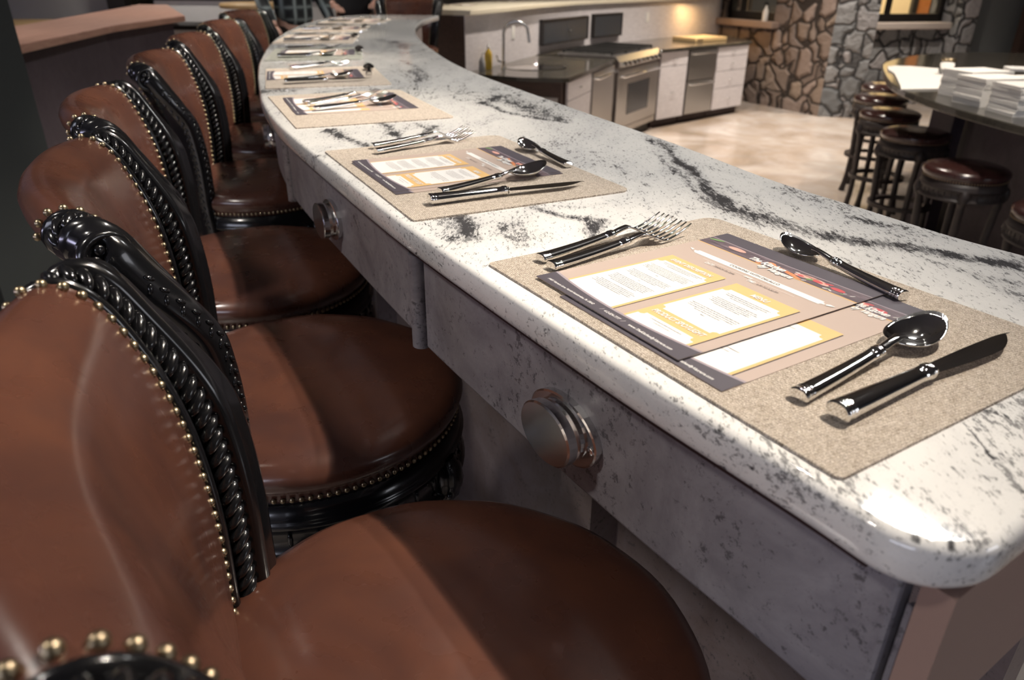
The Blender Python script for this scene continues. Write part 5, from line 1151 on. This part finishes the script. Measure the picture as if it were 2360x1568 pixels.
def person(loc_, rz, label, shirt, trousers, hair_c, arm_l, arm_r):
    """standing figure 1.72 m tall, faces local -Y; arms given as (elbow, wrist)"""
    r = thing('person', label, 'person', loc_, rz)
    J = [(0, 0, .98, (.155, .115)), (0, .01, 1.12, (.14, .10)), (0, .0, 1.28, (.165, .115)), (0, .01, 1.40, (.15, .095)), (0, .01, 1.475, .058), (0, -.005, 1.54, .052), (0, -.015, 1.60, (.070, .082)), (0, -.012, 1.66, (.078, .095)), (0, -.005, 1.70, (.055, .065))]
    Bn = [(0, 1), (1, 2), (2, 3), (3, 4), (4, 5), (5, 6), (6, 7), (7, 8)]
    for s, (el, wr) in ((-1, arm_l), (1, arm_r)):
        k = len(J); J += [(s * .17, .01, 1.40, .062), (*el, .045), (*wr, .028)]; Bn += [(3, k), (k, k + 1), (k + 1, k + 2)]
    for s in (-1, 1):
        k = len(J); J += [(s * .095, 0, .88, .092), (s * .10, -.01, .50, .062), (s * .10, .01, .30, .055), (s * .10, .02, .09, .040), (s * .105, -.12, .035, (.040, .028))]; Bn += [(0, k), (k, k + 1), (k + 1, k + 2), (k + 2, k + 3), (k + 3, k + 4)]
    skin_mesh('body', J, Bn, SKIN, r)
    # shirt over the trunk and arms
    JS = [(0, 0, .90, (.185, .140)), (0, .01, 1.12, (.158, .118)), (0, .0, 1.28, (.182, .130)), (0, .01, 1.405, (.160, .105)), (0, .01, 1.45, (.075, .07))]; BS = [(0, 1), (1, 2), (2, 3), (3, 4)]
    for s, (el, wr) in ((-1, arm_l), (1, arm_r)):
        k = len(JS); w2 = tuple(el[i] + (wr[i] - el[i]) * .86 for i in range(3)); JS += [(s * .175, .01, 1.395, .075), (*el, .058), (*w2, .043)]; BS += [(3, k), (k, k + 1), (k + 1, k + 2)]
    skin_mesh('shirt', JS, BS, shirt, r)
    JT = [(0, 0, 1.0, (.158, .122))]; BT = []
    for s in (-1, 1):
        k = len(JT); JT += [(s * .095, 0, .87, .104), (s * .10, -.01, .50, .074), (s * .10, .01, .28, .066), (s * .10, .02, .10, .060)]; BT += [(0, k), (k, k + 1), (k + 1, k + 2), (k + 2, k + 3)]
    skin_mesh('trousers', JT, BT, trousers, r)
    for s in (-1, 1): skin_mesh('shoe', [(s * .10, .045, .05, (.045, .045)), (s * .103, -.06, .04, (.044, .036)), (s * .106, -.15, .03, (.038, .026))], [(0, 1), (1, 2)], MT['winframe'], r)
    m = MB(); m.ball((0, .012, 1.685), (.084, .10, .078), nu=20, nv=12); m.ball((0, .055, 1.63), (.074, .055, .085), nu=16, nv=10); m.build('hair', plain('hair', hair_c, .6), r)
    m = MB()
    for s in (-1, 1): m.ball((s * .029, -.093, 1.645), (.013, .007, .009), nu=10)
    m.build('eyes', MT['white'], r); m = MB()
    for s in (-1, 1): m.ball((s * .029, -.099, 1.645), (.0055, .003, .0055), nu=8)
    m.build('pupils', MT['black'], r)
    m = MB(); m.ball((0, -.103, 1.622), (.011, .016, .020), nu=10); 
    for s in (-1, 1): m.ball((s * .077, -.005, 1.635), (.010, .018, .028), nu=10)
    m.build('nose_and_ears', SKIN, r); m = MB(); m.ball((0, -.090, 1.588), (.022, .008, .006), nu=12); m.build('mouth', plain('lips', (.45, .18, .16), .5), r)
    # hands: palm and five fingers each
    for s, (el, wr) in ((-1, arm_l), (1, arm_r)):
        W_ = Vector(wr); d = (W_ - Vector(el)).normalized(); side = d.cross(Vector((0, 0, 1)));
        if side.length < .2: side = Vector((0, 1, 0)).cross(d)
        side.normalize(); nn = side.cross(d).normalized(); J = [tuple(W_ - d * .015) + (.026,), tuple(W_ + d * .03) + ((.036, .018),), tuple(W_ + d * .075) + ((.040, .015),)]; Bh = [(0, 1), (1, 2)]
        hh = skin_mesh('hand', J, Bh, SKIN, r, 1)
        for q, (off, ln) in enumerate(((-.030, .070), (-.010, .080), (.010, .076), (.029, .060))):
            b = W_ + d * .068 + side * off; c1 = b + d * ln * .5 - nn * .006; c2 = c1 + d * ln * .42 - nn * .018
            skin_mesh('finger', [tuple(b) + (.009,), tuple(c1) + (.0085,), tuple(c2) + (.0075,)], [(0, 1), (1, 2)], SKIN, hh, 1)
        b = W_ + d * .022 + side * (-s * .024); c1 = b + d * .025 - side * (s * .026); c2 = c1 + d * .03 - side * (s * .006)
        skin_mesh('thumb', [tuple(b) + (.011,), tuple(c1) + (.0095,), tuple(c2) + (.008,)], [(0, 1), (1, 2)], SKIN, hh, 1)
    return r
dk = plain('dark_cloth', (.016, .016, .020), .85); gry = plain('blue_grey_cloth', (.17, .18, .20), .85); jeans = plain('black_trousers', (.012, .012, .015), .8)
person((-1.74, 6.35, PLAT), .75, 'person in a black and grey plaid shirt standing past the bend of the bar', plaid(), jeans, (.03, .02, .015), ((-.26, .02, 1.14), (-.24, -.14, .95)), ((.26, .02, 1.14), (.24, -.16, .96)))
person((-1.42, 7.12, PLAT), .2, 'person in dark clothes with one pink hand showing over the bar', dk, jeans, (.05, .03, .02), ((-.26, .03, 1.14), (-.16, -.18, 1.08)), ((.24, .05, 1.14), (.18, -.22, 1.10)))
person((-1.14, 8.15, PLAT), -.1, 'person in blue grey clothes behind the far end chair', gry, jeans, (.10, .06, .03), ((-.27, .0, 1.13), (-.22, -.15, .95)), ((.27, .0, 1.13), (.25, -.2, .98)))
# ------------------------------------------------------------------ ceiling lamps
can0 = None
for lst, grp, lab in ((BAR_SPOTS, 'track spotlights above the bar', 'cylindrical track spotlight on the ceiling above the bar'), (KITCHEN_SPOTS, 'ceiling spotlights above kitchen and island', 'cylindrical ceiling spotlight above the kitchen floor'), (GUEST_SPOTS, 'ceiling spotlights on the guests side', 'cylindrical ceiling spotlight on the guests side')):
    for i, (x, y, z) in enumerate(lst):
        if can0 is None:
            can0 = thing('ceiling_spotlight', lab, 'spotlight'); MB().lathe([(.062, .07), (.062, -.055), (.058, -.055), (.055, .03), (.001, .03)], 28, cap=False).build('can', MT['winframe'], can0)
            MB().lathe([(.045, .024), (.045, .028), (.001, .028)], 20).build('lens', MT['lamp'], can0); o = can0
        else: o = dup(can0)
        o.location = (x, y, z); tag(o, lab, 'spotlight', grp)
# lattice panel lamp hanging over the near end of the bar (mirrored in the stone)
pl = thing('panel_lamp', 'hanging rectangular lamp with four glowing panes and dark diagonal bars', 'lamp', (1.467, 2.116, 3.0), math.atan2(-.35, .25))
gp = MB().box((-.20, -.17, 0), (.22, .17, .012)).build('glowing_panes', MT['panel_glow'], pl)
m = MB()
for a, b in (((-.13, -.17), (-.05, .17)), ((.03, .17), (.02, -.17)), ((.20, -.17), (.09, .17))):
    a = Vector(a); b = Vector(b); t = (b - a).normalized(); n_ = Vector((-t.y, t.x)) * .006; m.prism([tuple(a + n_), tuple(b + n_), tuple(b - n_), tuple(a - n_)], -.006, 0)
m.build('diagonal_bars', MT['winframe'], pl); MB().box((-.215, -.185, -.004), (.235, -.17, .03)).box((-.215, .17, -.004), (.235, .185, .03)).box((-.215, -.17, -.004), (-.20, .17, .03)).box((.22, -.17, -.004), (.235, .17, .03)).build('frame', MT['winframe'], pl)
MB().tube([(-.1, 0, .012), (-.1, 0, .42)], .004, 8).tube([(.12, 0, .012), (.12, 0, .42)], .004, 8).build('suspension_rods', MT['winframe'], pl)
